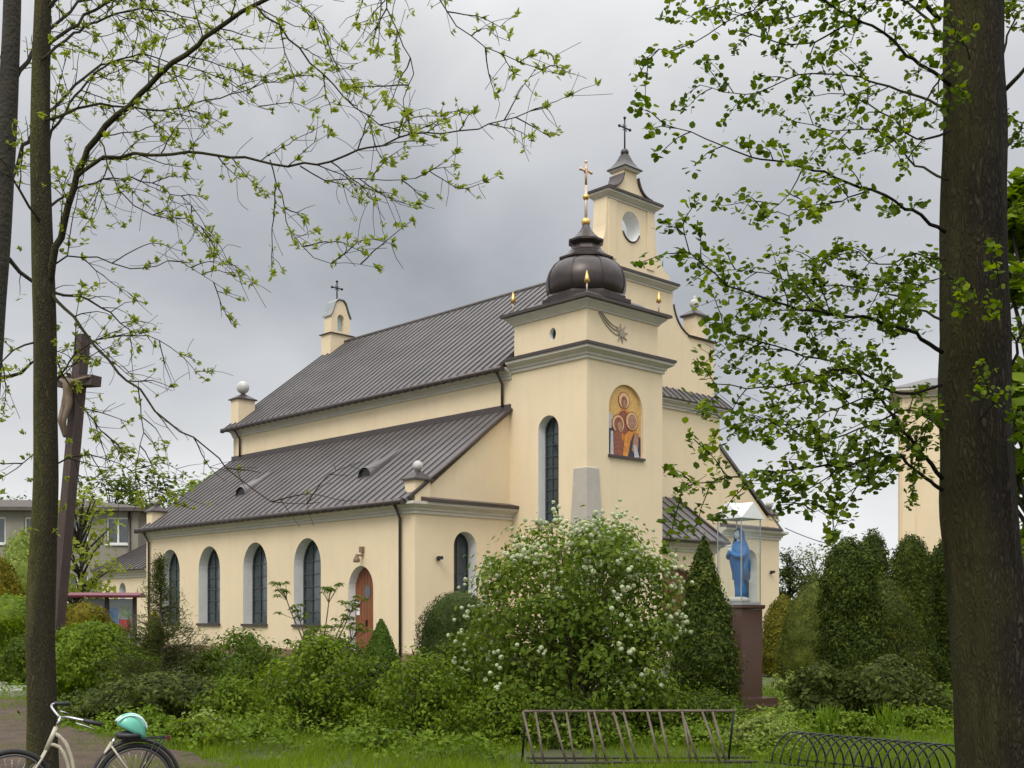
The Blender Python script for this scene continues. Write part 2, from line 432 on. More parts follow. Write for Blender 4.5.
# door in the aisle
def door(to3, loop, depth, parent):
    a0 = min(p[0] for p in loop); a1 = max(p[0] for p in loop); z0 = min(p[1] for p in loop); z1 = max(p[1] for p in loop); n = len(loop); cx = (a0 + a1) / 2
    d = MB(); d.add([to3(a, z, depth) for a, z in loop], [tuple(t) for t in tessellate_polygon([[Vector((a, z, 0)) for a, z in loop]])])
    k = 8; w = (a1 - a0) / k
    for i in range(k):
        a = a0 + w * (i + .5); r = (a1 - a0) / 2
        top = z1 - r + math.sqrt(max(r * r - (abs(a - cx) + w * .4) ** 2, 0)) * .95
        d.prism([(a - w * .46, z0 + .02), (a + w * .46, z0 + .02), (a + w * .46, top), (a - w * .46, top)], to3, depth - .03, depth - .001)
    dr = d.build('door', M['wood_door'], parent)
    g = MB(); g.prism(circle(cx, z1 - (a1 - a0) * .62, .2, 10, .26), to3, depth - .045, depth - .032); g.build('door_window', M['glass_dark'], dr)
    rv = MB(); vs = [to3(a, z, .002) for a, z in loop] + [to3(a, z, depth + .02) for a, z in loop]
    rv.add(vs, [(i, (i + 1) % n, n + (i + 1) % n, n + i) for i in range(n)]); rv.build('reveal', M['white_plaster'], dr)
    h = MB(); h.prism([(cx + .02, z0 + 1.0), (cx + .07, z0 + 1.0), (cx + .07, z0 + 1.25), (cx + .02, z0 + 1.25)], to3, depth - .09, depth - .03); h.build('handle', M['iron'], dr)
    return dr
dr = door(toL, dl, .36, church)
n_ = MB(); n_.prism([(3.75, 2.12), (4.06, 2.12), (4.06, 2.24), (3.75, 2.24)], toL, .2, .3); n_.prism([(3.8, 1.72), (4.0, 1.72), (4.0, 2.0), (3.8, 2.0)], toL, .31, .325); n_.build('notice', M['paper'], dr)
st = MB(); st.box(-1.1, .3, 2.2, 4.4, 0, .16); st.box(-.7, .3, 2.35, 4.25, .16, .28); st.build('door_step', M['concrete'], church)
# plinth
b = MB(); b.sweep([(0, L), (0, 4.45)], [(-.05, -.1), (.05, -.1), (.05, .3), (.02, .34), (-.05, .34)]); b.sweep([(0, 2.15), (0, 0), (XA, 0)], [(-.05, -.1), (.05, -.1), (.05, .3), (.02, .34), (-.05, .34)]); b.build('plinth', M['plinth'], church)
# wall lamp over the door, small floodlights on the front
b = MB(); b.box(-.3, -.002, 3.1, 3.2, 3.95, 4.02); b.lathe((-.3, 3.15, 3.72), [(.12, 0), (.13, .1), (.05, .26), (.03, .32)], 10); b.box(-.12, -.002, 3.05, 3.25, 4.1, 4.32)
b.build('wall_lamp', M['plinth'], church)
for xx in (1.05, 22.3):
    b = MB(); b.box(xx - .05, xx + .05, -.12, -.002, 3.72, 3.86); b.box(xx - .1, xx + .1, -.22, -.12, 3.76, 3.88); b.build('floodlight', M['iron'], church)

# --- cornices
COR = [(-.02, 0), (.07, 0), (.07, .1), (.13, .13), (.13, .2), (.3, .3), (.34, .32), (.34, .42), (-.02, .42)]
def cor(z, s=1.0): return [(o * s if o > 0 else o, z + d) for o, d in COR]
b = MB(); b.sweep([(0, L + .02), (0, 0), (XA - .003, 0)], cor(ZA - .1)); b.build('aisle_cornice', M['cornice'], church)
b = MB(); b.sweep([(.3, 0.0), (XA - .003, 0.0)], [(-.12, ZA + .325), (.42, ZA + .325), (.42, ZA + .43), (-.12, ZA + .55)]); b.build('cornice_flashing', M['roof_edge'], church)

# --- nave walls
b = MB()
b.add([(XA, 0.012, 0), (XA, L, 0), (XA, L, ZN + .4), (XA, .012, ZN + .4)], [(0, 1, 2, 3)])
b.add([(XN, 0.012, 0), (XN, L, 0), (XN, L, ZN + .4), (XN, .012, ZN + .4)], [(0, 1, 2, 3)])
b.prism([(XA, 0), (XN, 0), (XN, ZN + .4), (XC, ZRG - .25), (XA, ZN + .4)], PLANES['front'](L - .3), 0, .3)
b.add([(XA, .012, 0), (XN, .012, 0), (XN, .012, ZN + .3), (XA, .012, ZN + .3)], [(0, 1, 2, 3)])
b.build('nave_wall', M['plaster'], church)
b = MB(); b.sweep([(XA, L + .02), (XA, 0.0)], cor(ZN)); b.build('nave_cornice', M['cornice'], church)
b = MB(); b.sweep([(XA + TW, 0), (XN, 0), (XN, L)], cor(ZN)); b.build('nave_cornice', M['cornice'], church)

# --- standing-seam roofs
def roof(mb, e0, e1, r0, r1, th=.09, gap=.5, seam=.05, edge=True):
    e0, e1, r0, r1 = map(Vector, (e0, e1, r0, r1))
    up = (e1 - e0).cross(r0 - e0).normalized()
    if up.z < 0: up = -up
    vs = [e0, e1, r1, r0]; vs = vs + [p - up * th for p in vs]
    mb.add(vs, [(0, 1, 2, 3), (7, 6, 5, 4), (0, 4, 5, 1), (1, 5, 6, 2), (2, 6, 7, 3), (3, 7, 4, 0)])
    n = max(2, round((e1 - e0).length / gap)); d = (e1 - e0).normalized() * .016
    for i in range(n + 1):
        f = i / n; p = e0.lerp(e1, f); q = r0.lerp(r1, f)
        if i == 0: p += d; q += d
        if i == n: p -= d; q -= d
        vs = [p - d, p + d, q + d, q - d]; vs += [v + up * seam for v in vs]
        mb.add(vs, [(4, 5, 6, 7), (0, 1, 5, 4), (1, 2, 6, 5), (2, 3, 7, 6), (3, 0, 4, 7)])
    return up
b = MB()
roof(b, (XA - .45, .5, ZN + .40), (XA - .45, L + .3, ZN + .40), (XC, .5, ZRG), (XC, L + .3, ZRG))
roof(b, (XN + .45, .5, ZN + .40), (XN + .45, L + .3, ZN + .40), (XC, .5, ZRG), (XC, L + .3, ZRG))
b.tube([(XC, .5, ZRG + .03), (XC, L + .3, ZRG + .03)], .09, 8)
nroof = b.build('nave_roof', M['roof'], church)
b = MB()
roof(b, (-.42, .02, 5.86), (-.42, L + .15, 5.86), (XA + .005, .02, 9.73), (XA + .005, L + .15, 9.73))
ar1 = b.build('aisle_roof', M['roof'], church)
b = MB()
roof(b, (XR + .42, .02, 5.86), (XR + .42, L + .15, 5.86), (XN - .005, .02, 9.73), (XN - .005, L + .15, 9.73))
b.build('aisle_roof', M['roof'], church)
# flashing along the wall and the verge, snow rail, gutters
b = MB(); b.box(XA - .07, XA - .003, .05, L + .1, 9.66, 9.93)
b.tube([(-.3, .0, 5.93), (XA - .02, .0, 9.72)], .07, 6); b.build('roof_flashing', M['roof_edge'], ar1)
def gutter(p0, p1, parent):
    b = MB(); p0 = Vector(p0); p1 = Vector(p1)
    b.tube([p0, p1], .115, 8)
    n = 42
    for i in range(n + 1):
        q = p0.lerp(p1, i / n); b.box(q.x - .1, q.x + .1, q.y - .015, q.y + .015, q.z - .12, q.z + .08)
    b.build('gutter', M['roof_edge'], parent)
gutter((XA - .5, .0, ZN + .36), (XA - .5, L + .3, ZN + .36), nroof)
gutter((-.47, .1, 5.82), (-.47, L + .15, 5.82), ar1)
# eyebrow vents on the aisle roof
def roofpt(px, py):
    # solve s,t on the aisle roof plane for a picture point
    q = (px - 512) / F; sl_ = (9.73 - 5.86) / (XA + .42)
    cA, sA = math.cos(A), math.sin(A)
    # X=-3.5-s*sA+t*cA ; Y=42+s*cA+t*sA ; z=5.86+sl*(t+.42)
    a = np.array([[-sA - q * cA, cA - q * sA], [-(H - py) / F * cA, sl_ - (H - py) / F * sA]])
    r_ = np.array([42 * q + 3.5, EYE + (H - py) / F * 42 - 5.86 - sl_ * .42])
    return np.linalg.solve(a, r_)
for px, py in ((364, 478), (240, 496)):
    s_, t_ = roofpt(px, py); sl_ = (9.73 - 5.86) / (XA + .42)
    b = MB(); n = 10; vs = []
    for j, (dx, hw, hh) in enumerate(((0, .42, .42), (.06, .42, .42), (.9, .3, .2), (1.9, .05, .0))):
        for i in range(n + 1):
            a = PI * i / n; x = t_ + dx; zb = 5.86 + sl_ * (x + .42)
            vs.append((x, s_ + hw * math.cos(a), zb + hh * math.sin(a) ** .8 * (1 if j < 3 else .05) - (.0 if 0 < i < n else .03)))
    fs = [(j * (n + 1) + i, j * (n + 1) + i + 1, (j + 1) * (n + 1) + i + 1, (j + 1) * (n + 1) + i) for j in range(3) for i in range(n)]
    b.add(vs, fs, 0, True)
    d = b.build('roof_vent', M['roof'], church)
    lv = MB(); zb = 5.86 + sl_ * (t_ + .42)
    lv.prism([(s_ + .39 * math.cos(PI * i / n), zb + .37 * math.sin(PI * i / n)) for i in range(n + 1)], PLANES['left'](t_ + .09), 0, .02); lv.build('grille', M['iron'], d)

# --- piers with stone balls
def pier(x0, x1, y0, y1, z0, z1, rb, parent=church):
    cx, cy = (x0 + x1) / 2, (y0 + y1) / 2; hx, hy = (x1 - x0) / 2, (y1 - y0) / 2
    b = MB(); b.box(x0, x1, y0, y1, z0, z1); p = b.build('pier', M['plaster'], parent)
    b = MB(); b.frustum((cx, cy), hx + .1, hy + .1, z1 + .001, hx + .1, hy + .1, z1 + .06); b.frustum((cx, cy), hx + .08, hy + .08, z1 + .06, .1, .1, z1 + .34); b.lathe((cx, cy, z1 + .3), [(.1, 0), (.12, .06), (.08, .1)], 12); b.build('pier_cap', M['roof_edge'], p)
    b = MB(); b.ball((cx, cy, z1 + .36 + rb), rb, 18); b.build('ball', M['ball'], p)
pier(.02, .74, .02, .6, ZA + .33, 6.62, .19)
pier(XR - .74, XR - .02, .02, .6, ZA + .33, 6.62, .19)
pier(.02, .74, L - .55, L + .02, ZA + .33, 6.75, .2)
pier(XA + .02, XA + 1.0, L - .45, L + .3, ZN + .43, 12.9, .33)
pier(XN - 1.0, XN - .02, L - .45, L + .3, ZN + .43, 12.9, .33)

# --- right aisle
fr = arch(20.6, 1.32, 4.85, 1.12)
b = MB()
wall(b, toF, [(XN, 0), (XR, 0), (XR, ZA + .3), (XN, ZA + .3)], [fr], .5)
b.add([(XR, 0, 0), (XR, L, 0), (XR, L, ZA + .3), (XR, 0, ZA + .3)], [(0, 1, 2, 3)])
b.prism([(XN, ZA), (XR - .3, ZA), (XR - .3, 6.05), (XN, 9.62)], PLANES['front'](.12), 0, .35)
b.build('aisle_wall', M['plaster'], church)
window(toF, fr, .5, church, sill=True, grid=(2, 5))
b = MB(); b.sweep([(XN, 0), (XR, 0), (XR, L)], cor(ZA - .1)); b.build('aisle_cornice', M['cornice'], church)
b = MB(); b.sweep([(XN + .003, 0.0), (XR - .3, 0.0)], [(-.12, ZA + .325), (.42, ZA + .325), (.42, ZA + .43), (-.12, ZA + .55)]); b.build('cornice_flashing', M['roof_edge'], church)

# --- downpipes
def pipe(pts, parent=church):
    b = MB(); b.tube(pts, .055, 8); b.build('downpipe', M['pipe'], parent)
pipe([(-.36, .75, 5.76), (-.1, .75, 5.25), (-.09, .75, .1)])
pipe([(-.4, L - .45, 5.76), (-.1, L - .45, 5.25), (-.09, L - .45, .1)])
pipe([(XA - .42, .45, ZN + .3), (XA - .1, .45, ZN - .15), (XA - .1, .45, 9.85)])
pipe([(XA - .42, L - .8, ZN + .3), (XA - .1, L - .8, ZN - .15), (XA - .1, L - .8, 9.85)])

# --- low annex behind
b = MB(); xa = .25; ya, yb = L + .01, L + 5.6
aw = arch(L + 3.2, 1.6, 3.35, .75)
wall(b, PLANES['left'](xa), [(ya, 0), (yb, 0), (yb, 3.75), (ya, 3.75)], [aw], .4)
b.add([(xa, yb, 0), (9, yb, 0), (9, yb, 3.75), (xa, yb, 3.75)], [(0, 1, 2, 3)])
b.build('annex_wall', M['plaster'], church)
window(PLANES['left'](xa), aw, .4, church, sill=True, grid=(2, 3))
b = MB(); b.sweep([(9, yb), (xa, yb), (xa, ya)][::-1] and [(xa, ya), (xa, yb), (9, yb)][::-1], cor(3.6)); b.build('annex_cornice', M['cornice'], church)
b = MB(); roof(b, (xa - .45, ya, 4.0), (xa - .45, yb + .45, 4.0), (xa + 2.6, ya, 5.9), (xa + 2.6, yb - 1.8, 5.9)); roof(b, (xa - .45, yb + .45, 4.0), (9, yb + .45, 4.0), (xa + 2.6, yb - 1.8, 5.9), (9, yb - 1.8, 5.9)); b.build('annex_roof', M['roof'], church)

# --- bell-cote on the back gable
bc = (XC, L + .05)
b = MB()
toB = PLANES['front'](L - .22)
ob = [(XC - .78, ZRG - 1.4), (XC + .78, ZRG - 1.4), (XC + .78, ZRG + .75)]
XB = XC - .25
ob2 = [(XB - .62, ZRG + .45), (XB + .62, ZRG + .45), (XB + .62, ZRG + 1.3), (XB + .48, ZRG + 1.6), (XB + .29, ZRG + 2.1), (XB + .12, ZRG + 2.27), (XB - .12, ZRG + 2.27), (XB - .29, ZRG + 2.1), (XB - .48, ZRG + 1.6), (XB - .62, ZRG + 1.3)]
b.box(XB - .74, XB + .74, L - .45, L + .45, ZRG - 1.6, ZRG + .35)
hb = arch(XB, ZRG + .55, ZRG + 1.5, .44, 10)
toB = PLANES['front'](L - .36)
wall(b, toB, ob2, [hb], .7, sides=True); wall(b, PLANES['front'](L + .34), ob2, [hb], .001)
n = len(hb); b.add([toB(a, z, 0) for a, z in hb] + [toB(a, z, .7) for a, z in hb], [(i, (i + 1) % n, n + (i + 1) % n, n + i) for i in range(n)])
cote = b.build('bell_cote', M['plaster'], church)
b = MB(); b.prism([(XB - .2, ZRG + .56), (XB + .2, ZRG + .56), (XB + .2, ZRG + 1.32), (XB, ZRG + 1.46), (XB - .2, ZRG + 1.32)], PLANES['front'](L - .12), 0, .03); b.build('niche_back', mat('niche_blue', (.42, .56, .58), .7, var=.1), cote)
b = MB(); b.frustum((XB, L), .84, .55, ZRG + .353, .84, .55, ZRG + .39); b.frustum((XB, L), .84, .55, ZRG + .39, .64, .38, ZRG + .46); b.build('cote_cornice', M['roof_edge'], cote)
b = MB()
top = ob2[2:]
tp = [(a + (.07 if a > XB else -.07), z + .03) for a, z in top]
n = len(tp); y0_, y1_ = L - .44, L + .42
b.add([(a, y0_, z + .012) for a, z in tp] + [(a, y1_, z + .012) for a, z in tp] + [(a, y0_, z + .06) for a, z in tp] + [(a, y1_, z + .06) for a, z in tp],
      [(i, i + 1, n + i + 1, n + i) for i in range(n - 1)] + [(2 * n + i, 3 * n + i, 3 * n + i + 1, 2 * n + i + 1) for i in range(n - 1)] + [(i, 2 * n + i, 2 * n + i + 1, i + 1) for i in range(n - 1)] + [(n + i, n + i + 1, 3 * n + i + 1, 3 * n + i) for i in range(n - 1)])
b.build('cote_roof', mat('grey_metal', (.30, .32, .31), .45, metal=.4, var=.2), cote)
def cross(name, c, h, w, m, parent, r=.035, knob=True):
    b = MB(); x, y, z = c
    b.tube([(x, y, z), (x, y, z + h)], r, 8); za = z + h * .68
    b.tube([(x - w / 2, y, za), (x + w / 2, y, za)], r, 8)
    if knob:
        for p in ((x - w / 2, y, za), (x + w / 2, y, za), (x, y, z + h)): b.ball(p, r * 1.9, 8)
        for a in (45, 135, 225, 315):
            b.tube([(x, y, za), (x + .17 * w * math.cos(R(a)) * 1.6, y, za + .17 * w * math.sin(R(a)) * 1.6)], r * .5, 5)
    return b.build(name, m, parent)
cross('cross', (XB, L, ZRG + 2.27), 1.15, .66, M['iron'], cote, .04)

# --- tower
tx0, tx1, ty0, ty1 = XA, XA + TW, -TD, .35
b = MB()
toTL, toTF = PLANES['left'](tx0), PLANES['front'](ty0)
tl = arch(-2.0, 5.22, 9.24, 1.08)
mo = arch((tx0 + tx1) / 2 + .02, 7.7, 10.4, 1.94, 18)
wall(b, toTL, [(ty0, 0), (0.01, 0), (.01, 11.15), (ty0, 11.15)], [tl], .4)
wall(b, toTF, [(tx0, 0), (tx1, 0), (tx1, 11.15), (tx0, 11.15)], [mo], .3)
b.add([(tx1, ty0, 0), (tx1, .01, 0), (tx1, .01, 11.15), (tx1, ty0, 11.15)], [(0, 1, 2, 3)])
tower = b.build('tower_wall', M['plaster'], church)
window(toTL, tl, .42, church, sill=True, grid=(3, 9), glass='glass_dark')
b = MB(); b.sweep([(tx0, .02), (tx0, ty0), (tx1, ty0), (tx1, .02)], cor(11.1)); b.build('tower_cornice', M['cornice'], church)
b = MB(); b.sweep([(tx0, .02), (tx0, ty0), (tx1, ty0), (tx1, .02)], [(-.3, 11.523), (.40, 11.523), (.40, 11.63), (-.3, 11.75)]); b.build('cornice_flashing', M['roof_edge'], church)
# upper stage
ux0, ux1, uy0, uy1 = tx0 + .13, tx1 - .13, ty0 + .13, .0
rc_ = circle(-2.1, 12.3, .17, 18, .24)
b = MB(); wall(b, PLANES['left'](ux0), [(uy0, 11.4), (uy1, 11.4), (uy1, 13.0), (uy0, 13.0)], [rc_], .3)
b.add([(ux0, uy0, 11.4), (ux1, uy0, 11.4), (ux1, uy0, 13.0), (ux0, uy0, 13.0)], [(0, 1, 2, 3)])
b.add([(ux1, uy0, 11.4), (ux1, uy1, 11.4), (ux1, uy1, 13.0), (ux1, uy0, 13.0)], [(0, 1, 2, 3)])
b.add([(ux0, uy1, 11.4), (ux1, uy1, 11.4), (ux1, uy1, 13.0), (ux0, uy1, 13.0)], [(0, 1, 2, 3)])
b.build('tower_upper_wall', M['plaster'], church)
window(PLANES['left'](ux0), rc_, .22, church, grid=(1, 1))
b = MB(); b.sweep([(ux0, uy1), (ux0, uy0), (ux1, uy0), (ux1, uy1)], [(-.02, 12.96), (.05, 12.96), (.08, 13.02), (.22, 13.16), (.26, 13.18), (.26, 13.27), (-.02, 13.27)], closed=True); b.build('tower_eave', M['cornice'], church)
# pyramid skirt roof
cx, cy = (ux0 + ux1) / 2, (uy0 + uy1) / 2; hx, hy = (ux1 - ux0) / 2 + .36, (uy1 - uy0) / 2 + .36
b = MB(); b.frustum((cx, cy), hx + .05, hy + .05, 13.273, hx + .05, hy + .05, 13.38); b.frustum((cx, cy), hx + .05, hy + .05, 13.38, hx * .80, hy * .80, 13.47); b.frustum((cx, cy), hx * .80, hy * .80, 13.47, 1.5, 1.5, 13.78)
b.build('tower_roof', M['roof_edge'], church)
# onion dome, eight-sided
b = MB(); a8 = PI / 8
def oct_(prof, smooth=False):
    b.lathe((cx, cy, 0), [(r / math.cos(a8), z) for r, z in prof], 8, 0, smooth, a8)
bulb = [(1.5, 13.6), (1.7, 13.66), (1.7, 13.8), (1.5, 13.86), (1.5, 13.96), (1.42, 14.06)]
oct_(bulb)
bp = [(1.36, 14.0), (1.48, 14.12), (1.55, 14.29), (1.58, 14.5), (1.56, 14.74), (1.48, 14.99), (1.33, 15.22), (1.13, 15.39), (.93, 15.47)]
b.lathe((cx, cy, 0), bp, 32, 0, True)
oct_([(.95, 15.42), (1.04, 15.48), (1.04, 15.55), (.94, 15.6), (.72, 15.74), (.58, 15.9), (.52, 16.06), (.5, 16.12)])
oct_([(.5, 16.08), (.67, 16.2), (.67, 16.28), (.48, 16.38), (.31, 16.56), (.19, 16.74), (.13, 16.9)])
for k in range(8):      # raised seams on the bulb
    a = 2 * PI * k / 8 + a8
    b.tube([(cx + (r + .01) * math.cos(a), cy + (r + .01) * math.sin(a), z) for r, z in bp], .022, 5)
dome = b.build('dome', M['dome'], church)
for zz_, rb_ in ((17.02, .18), (18.0, .13)): b = MB(); b.ball((cx, cy, zz_), rb_, 16); b.build('gilt_ball', M['gold'], dome)
b = MB(); b.tube([(cx, cy, 16.9), (cx, cy, 18.45)], .06, 8); b.build('cross_pole', M['copper_white'], dome)
b = MB(); z0 = 18.42
b.tube([(cx, cy, z0), (cx, cy, z0 + .95)], [.05, .045], 6)
b.tube([(cx - .3, cy, z0 + .6), (cx + .3, cy, z0 + .6)], .042, 6)
for p in ((cx - .31, cy, z0 + .6), (cx + .31, cy, z0 + .6), (cx, cy, z0 + .96)): b.ball(p, .062, 8)
b.prism([(cx - .13, z0 + .6), (cx, z0 + .46), (cx + .13, z0 + .6), (cx, z0 + .74)], PLANES['front'](cy - .035), 0, .07)
b.build('cross', mat('rose_gilt', (.66, .43, .27), .35, metal=.8, var=.2), dome)
for sx in (-1, 1):
    for sy in (-1, 1):
        p = (cx + sx * hx * .86, cy + sy * hy * .86)
        b = MB(); b.tube([(*p, 13.5), (*p, 13.95)], .03, 6); b.build('finial_pole', M['copper_white'], dome)
        b = MB(); b.lathe((*p, 13.9), [(.03, -.02), (.11, 0), (.08, .14), (.015, .42)], 8); b.build('gilt_finial', M['gold'], dome)
# grey corner buttress
b = MB(); d0, d1 = .06, .12
b.frustum((tx0 + .27, ty0 + .27), .27 + .36, .27 + .36, 0, .27 + .06, .27 + .06, 7.1)
b.frustum((tx0 + .27, ty0 + .27), .33, .33, 7.1, .2, .2, 7.18)
b.build('buttress', M['concrete'], church)
# comet ornament
M['lead'] = mat('lead_relief', (.36, .31, .24), .7, var=.3, vs=5)
b = MB(); sx_, sz_ = tx0 + 2.03, 12.32; toS = PLANES['front'](uy0)
def star(c, z, ro, ri, n=8, rot=0):
    return [(c + (ro if i % 2 == 0 else ri) * math.cos(PI * i / n + rot), z + (ro if i % 2 == 0 else ri) * math.sin(PI * i / n + rot)) for i in range(2 * n)]
b.prism(star(sx_, sz_, .38, .13, 8, .2), toS, -.04, -.002); b.prism(star(sx_, sz_, .17, .11, 8), toS, -.07, -.041)
for k, off in enumerate((-.02, .13, .26)):
    pts = []
    for i in range(13):
        f = i / 12; pts.append((sx_ - .15 - 1.12 * f, uy0 - .016, sz_ + .04 + off * (1 - f * .2) - .1 + .62 * f * f + .05 * f))
    b.tube(pts, [.022 + .008 * (k == 1)] * 13, 5)
b.build('comet_ornament', M['lead'], church)

# --- mosaic in the arched niche
mc = (tx0 + tx1) / 2 + .02
mm = [mat('mosaic_gold', (.66, .45, .16), .55, col2=(.55, .28, .07), vs=7, bump=.3, bs=45), mat('mosaic_red', (.27, .085, .05), .6, var=.5, vs=12), mat('mosaic_blue', (.035, .035, .07), .6, var=.5, vs=10),
      mat('mosaic_skin', (.40, .2, .13), .6, var=.4, vs=14), mat('mosaic_halo', (.72, .46, .22), .5, var=.2, vs=14), mat('mosaic_orange', (.66, .25, .04), .6, var=.4, vs=9), mat('mosaic_white', (.5, .47, .46), .6, var=.35, vs=16), mat('mosaic_ring', (.25, .07, .03), .6)]
b = MB(); toM = PLANES['front'](ty0)
def lay(pts, mi, k): b.prism(pts, toM, .10 - .006 * k, .10 - .006 * k + .004, mi)
b.add([toM(a, z, .106) for a, z in mo], [tuple(t) for t in tessellate_polygon([[Vector((a, z, 0)) for a, z in mo]])], 0)
x, z = mc, 7.7
lay([(x - .94, z + .9), (x - .62, z + .75), (x - .55, z + 1.35), (x - .8, z + 1.6), (x - .94, z + 1.55)], 6, 1)     # pale city
lay([(x - .75, z + 1.05), (x - .2, z + 1.75), (x - .12, z + 1.9), (x + .1, z + 1.9), (x + .22, z + 1.75), (x + .86, z + .9), (x + .5, z + .5), (x - .5, z + .5)], 5, 1)  # rear robe
lay([(x - .5, z + 1.2), (x - .3, z + 1.62), (x - .02, z + 1.76), (x + .25, z + 1.62), (x + .5, z + 1.2), (x, z + .8)], 1, 2)
lay(circle(x - .02, z + 2.12, .33, 20), 7, 2); lay(circle(x - .02, z + 2.12, .29, 20), 4, 3); lay(circle(x - .02, z + 2.06, .17, 14, .22), 1, 4); lay(circle(x - .01, z + 2.0, .1, 12, .14), 3, 5)
for dx, dz, rr in ((-.36, 1.2, .36), (.42, 1.38, .37)):
    lay(circle(x + dx, z + dz, rr, 22), 7, 4); lay(circle(x + dx, z + dz, rr - .04, 22), 4, 5); lay(circle(x + dx + .01, z + dz - .02, rr * .68, 16, rr * .78), 1 if dx < 0 else 3, 6)
    lay(circle(x + dx + .06 * (1 if dx < 0 else -1), z + dz - .08, .13, 12, .18), 3, 7)
lay([(x - .92, z + .02), (x - .92, z + 1.0), (x - .62, z + 1.0), (x - .5, z + .6), (x - .3, z + .02)], 2, 3)
lay([(x - .66, z + .02), (x - .6, z + .95), (x - .2, z + .88), (x - .05, z + .3), (x - .12, z + .02)], 1, 5)
lay([(x - .82, z + .02), (x - .8, z + .9), (x - .66, z + .9), (x - .64, z + .02)], 6, 6)
lay([(x + .2, z + .02), (x + .35, z + .6), (x + .55, z + .95), (x + .92, z + .8), (x + .92, z + .02)], 2, 3)
lay([(x + .4, z + .3), (x + .55, z + .9), (x + .8, z + .98), (x + .78, z + .4), (x + .62, z + .1)], 3, 5)
lay([(x + .55, z + .02), (x + .5, z + .5), (x + .66, z + .5), (x + .84, z + .04)], 6, 6)
lay([(x - .1, z + .03), (x - .02, z + .8), (x + .2, z + .9), (x + .3, z + .5), (x + .18, z + .03)], 5, 6)
b.build('mosaic', mm, church)
b = MB(); n = len(mo); b.add([toM(a, q, .002) for a, q in mo] + [toM(a, q, .11) for a, q in mo], [(i, (i + 1) % n, n + (i + 1) % n, n + i) for i in range(n)]); b.build('mosaic_reveal', M['plaster'], church)
b = MB(); b.prism([(mc - 1.02, 7.6), (mc + 1.02, 7.6), (mc + 1.02, 7.695), (mc - 1.02, 7.695)], toM, -.1, .1); b.build('mosaic_sill', M['roof_edge'], church)

# --- bell gable on the nave front
gx = XC + .47
GY = .12                                  # gable stands just behind a strip of roof
toG = PLANES['front'](GY)
def arc_pts(p0, p1, sag, n=8):
    """curved profile between two points; sag bows it to the left of travel"""
    p0 = Vector(p0); p1 = Vector(p1); d = p1 - p0; nrm = Vector((-d.y, d.x)); out = []
    for i in range(n + 1):
        f = i / n; out.append(tuple(p0 + d * f + nrm * sag * 4 * f * (1 - f)))
    return out
GT = .75
def mirror(pts): return pts + [(2 * gx - a, z) for a, z in reversed(pts)]
rt = [(gx + 5.9, ZN + .3), (gx + 5.9, 14.25), (gx + 4.1, 14.25)] + arc_pts((gx + 3.95, 14.3), (gx + 2.85, 15.5), .14) + [(gx + 2.85, 16.1)]
b = MB(); b.prism(rt + [(2 * gx - a, min(z, 13.2) if a > gx + 3.5 else z) for a, z in reversed(rt)], toG, 0, GT); gable = b.build('bell_gable', M['plaster'], church); gable.location = (0, 0, .12)
rt2 = [(gx + 2.6, 16.42), (gx + 2.6, 16.75)] + arc_pts((gx + 2.3, 16.85), (gx + 1.62, 18.3), .12) + [(gx + 1.56, 19.3)]
ho = circle(gx - .02, 18.36, .60, 28, .66)
b = MB(); wall(b, toG, mirror(rt2), [ho], GT, sides=True); wall(b, PLANES['front'](GY + GT), mirror(rt2), [ho], .001); b.build('bell_stage', M['plaster'], gable)
for sg in (-1, 1):       # shallow pilaster strips beside the opening
    b = MB(); xs_ = sorted((gx + sg * 1.5, gx + sg * 1.02)); b.box(xs_[0], xs_[1], GY - .05, GY - .002, 16.75, 19.25); b.build('pilaster', M['plaster'], gable)
rt3 = [(gx + 1.42, 19.64), (gx + 1.42, 19.78)] + arc_pts((gx + 1.36, 19.8), (gx + .44, 20.55), .2) + [(gx + .4, 20.85)]
b = MB(); b.prism(mirror(rt3), toG, .06, GT - .06); b.build('top_stage', M['plaster'], gable)
b = MB(); n = len(ho); b.add([toG(a, z, 0) for a, z in ho] + [toG(a, z, GT) for a, z in ho], [(i, (i + 1) % n, n + (i + 1) % n, n + i) for i in range(n)]); b.build('bell_opening', M['white_plaster'], gable)
b = MB(); lo = [p for p in ho if p[1] < 18.2]; lo.sort(); b.tube([toG(a, z, -.02) for a, z in lo], .04, 6); b.build('opening_sill', M['roof_edge'], gable)
def gcor(hw, z, s=1.0):
    p = [(gx - hw, GY + GT), (gx - hw, GY), (gx + hw, GY), (gx + hw, GY + GT)]
    b = MB(); b.sweep(p, [(-.1, z), (.05, z), (.05, z + .07), (.1, z + .1), (.22 * s, z + .2), (.26 * s, z + .22), (.26 * s, z + .3), (-.1, z + .3)], closed=True); b.build('gable_cornice', M['cornice'], gable)
    b = MB(); b.sweep(p, [(-.25, z + .303), (.32 * s, z + .303), (.32 * s, z + .40), (-.25, z + .5)], closed=True); b.build('gable_flashing', M['roof_edge'], gable)
gcor(2.66, 16.0); gcor(1.5, 19.27)
cyg = GY + GT / 2
b = MB(); b.frustum((gx, cyg), .46, .44, 20.76, .53, .49, 20.86); b.build('cap_cornice', M['cornice'], gable)
b = MB(); b.frustum((gx, cyg), .58, .54, 20.863, .58, .54, 20.9)
cp = [(.58, .54, 20.9), (.42, .38, 21.06), (.29, .27, 21.24), (.2, .2, 21.42), (.14, .14, 21.58)]
for (a0, c0, z0_), (a1, c1, z1_) in zip(cp[:-1], cp[1:]): b.frustum((gx, cyg), a0, c0, z0_, a1, c1, z1_)
b.build('gable_cap', M['dome'], gable)
b = MB(); b.ball((gx, cyg, 21.68), .18, 16); b.build('ball', M['dome'], gable)
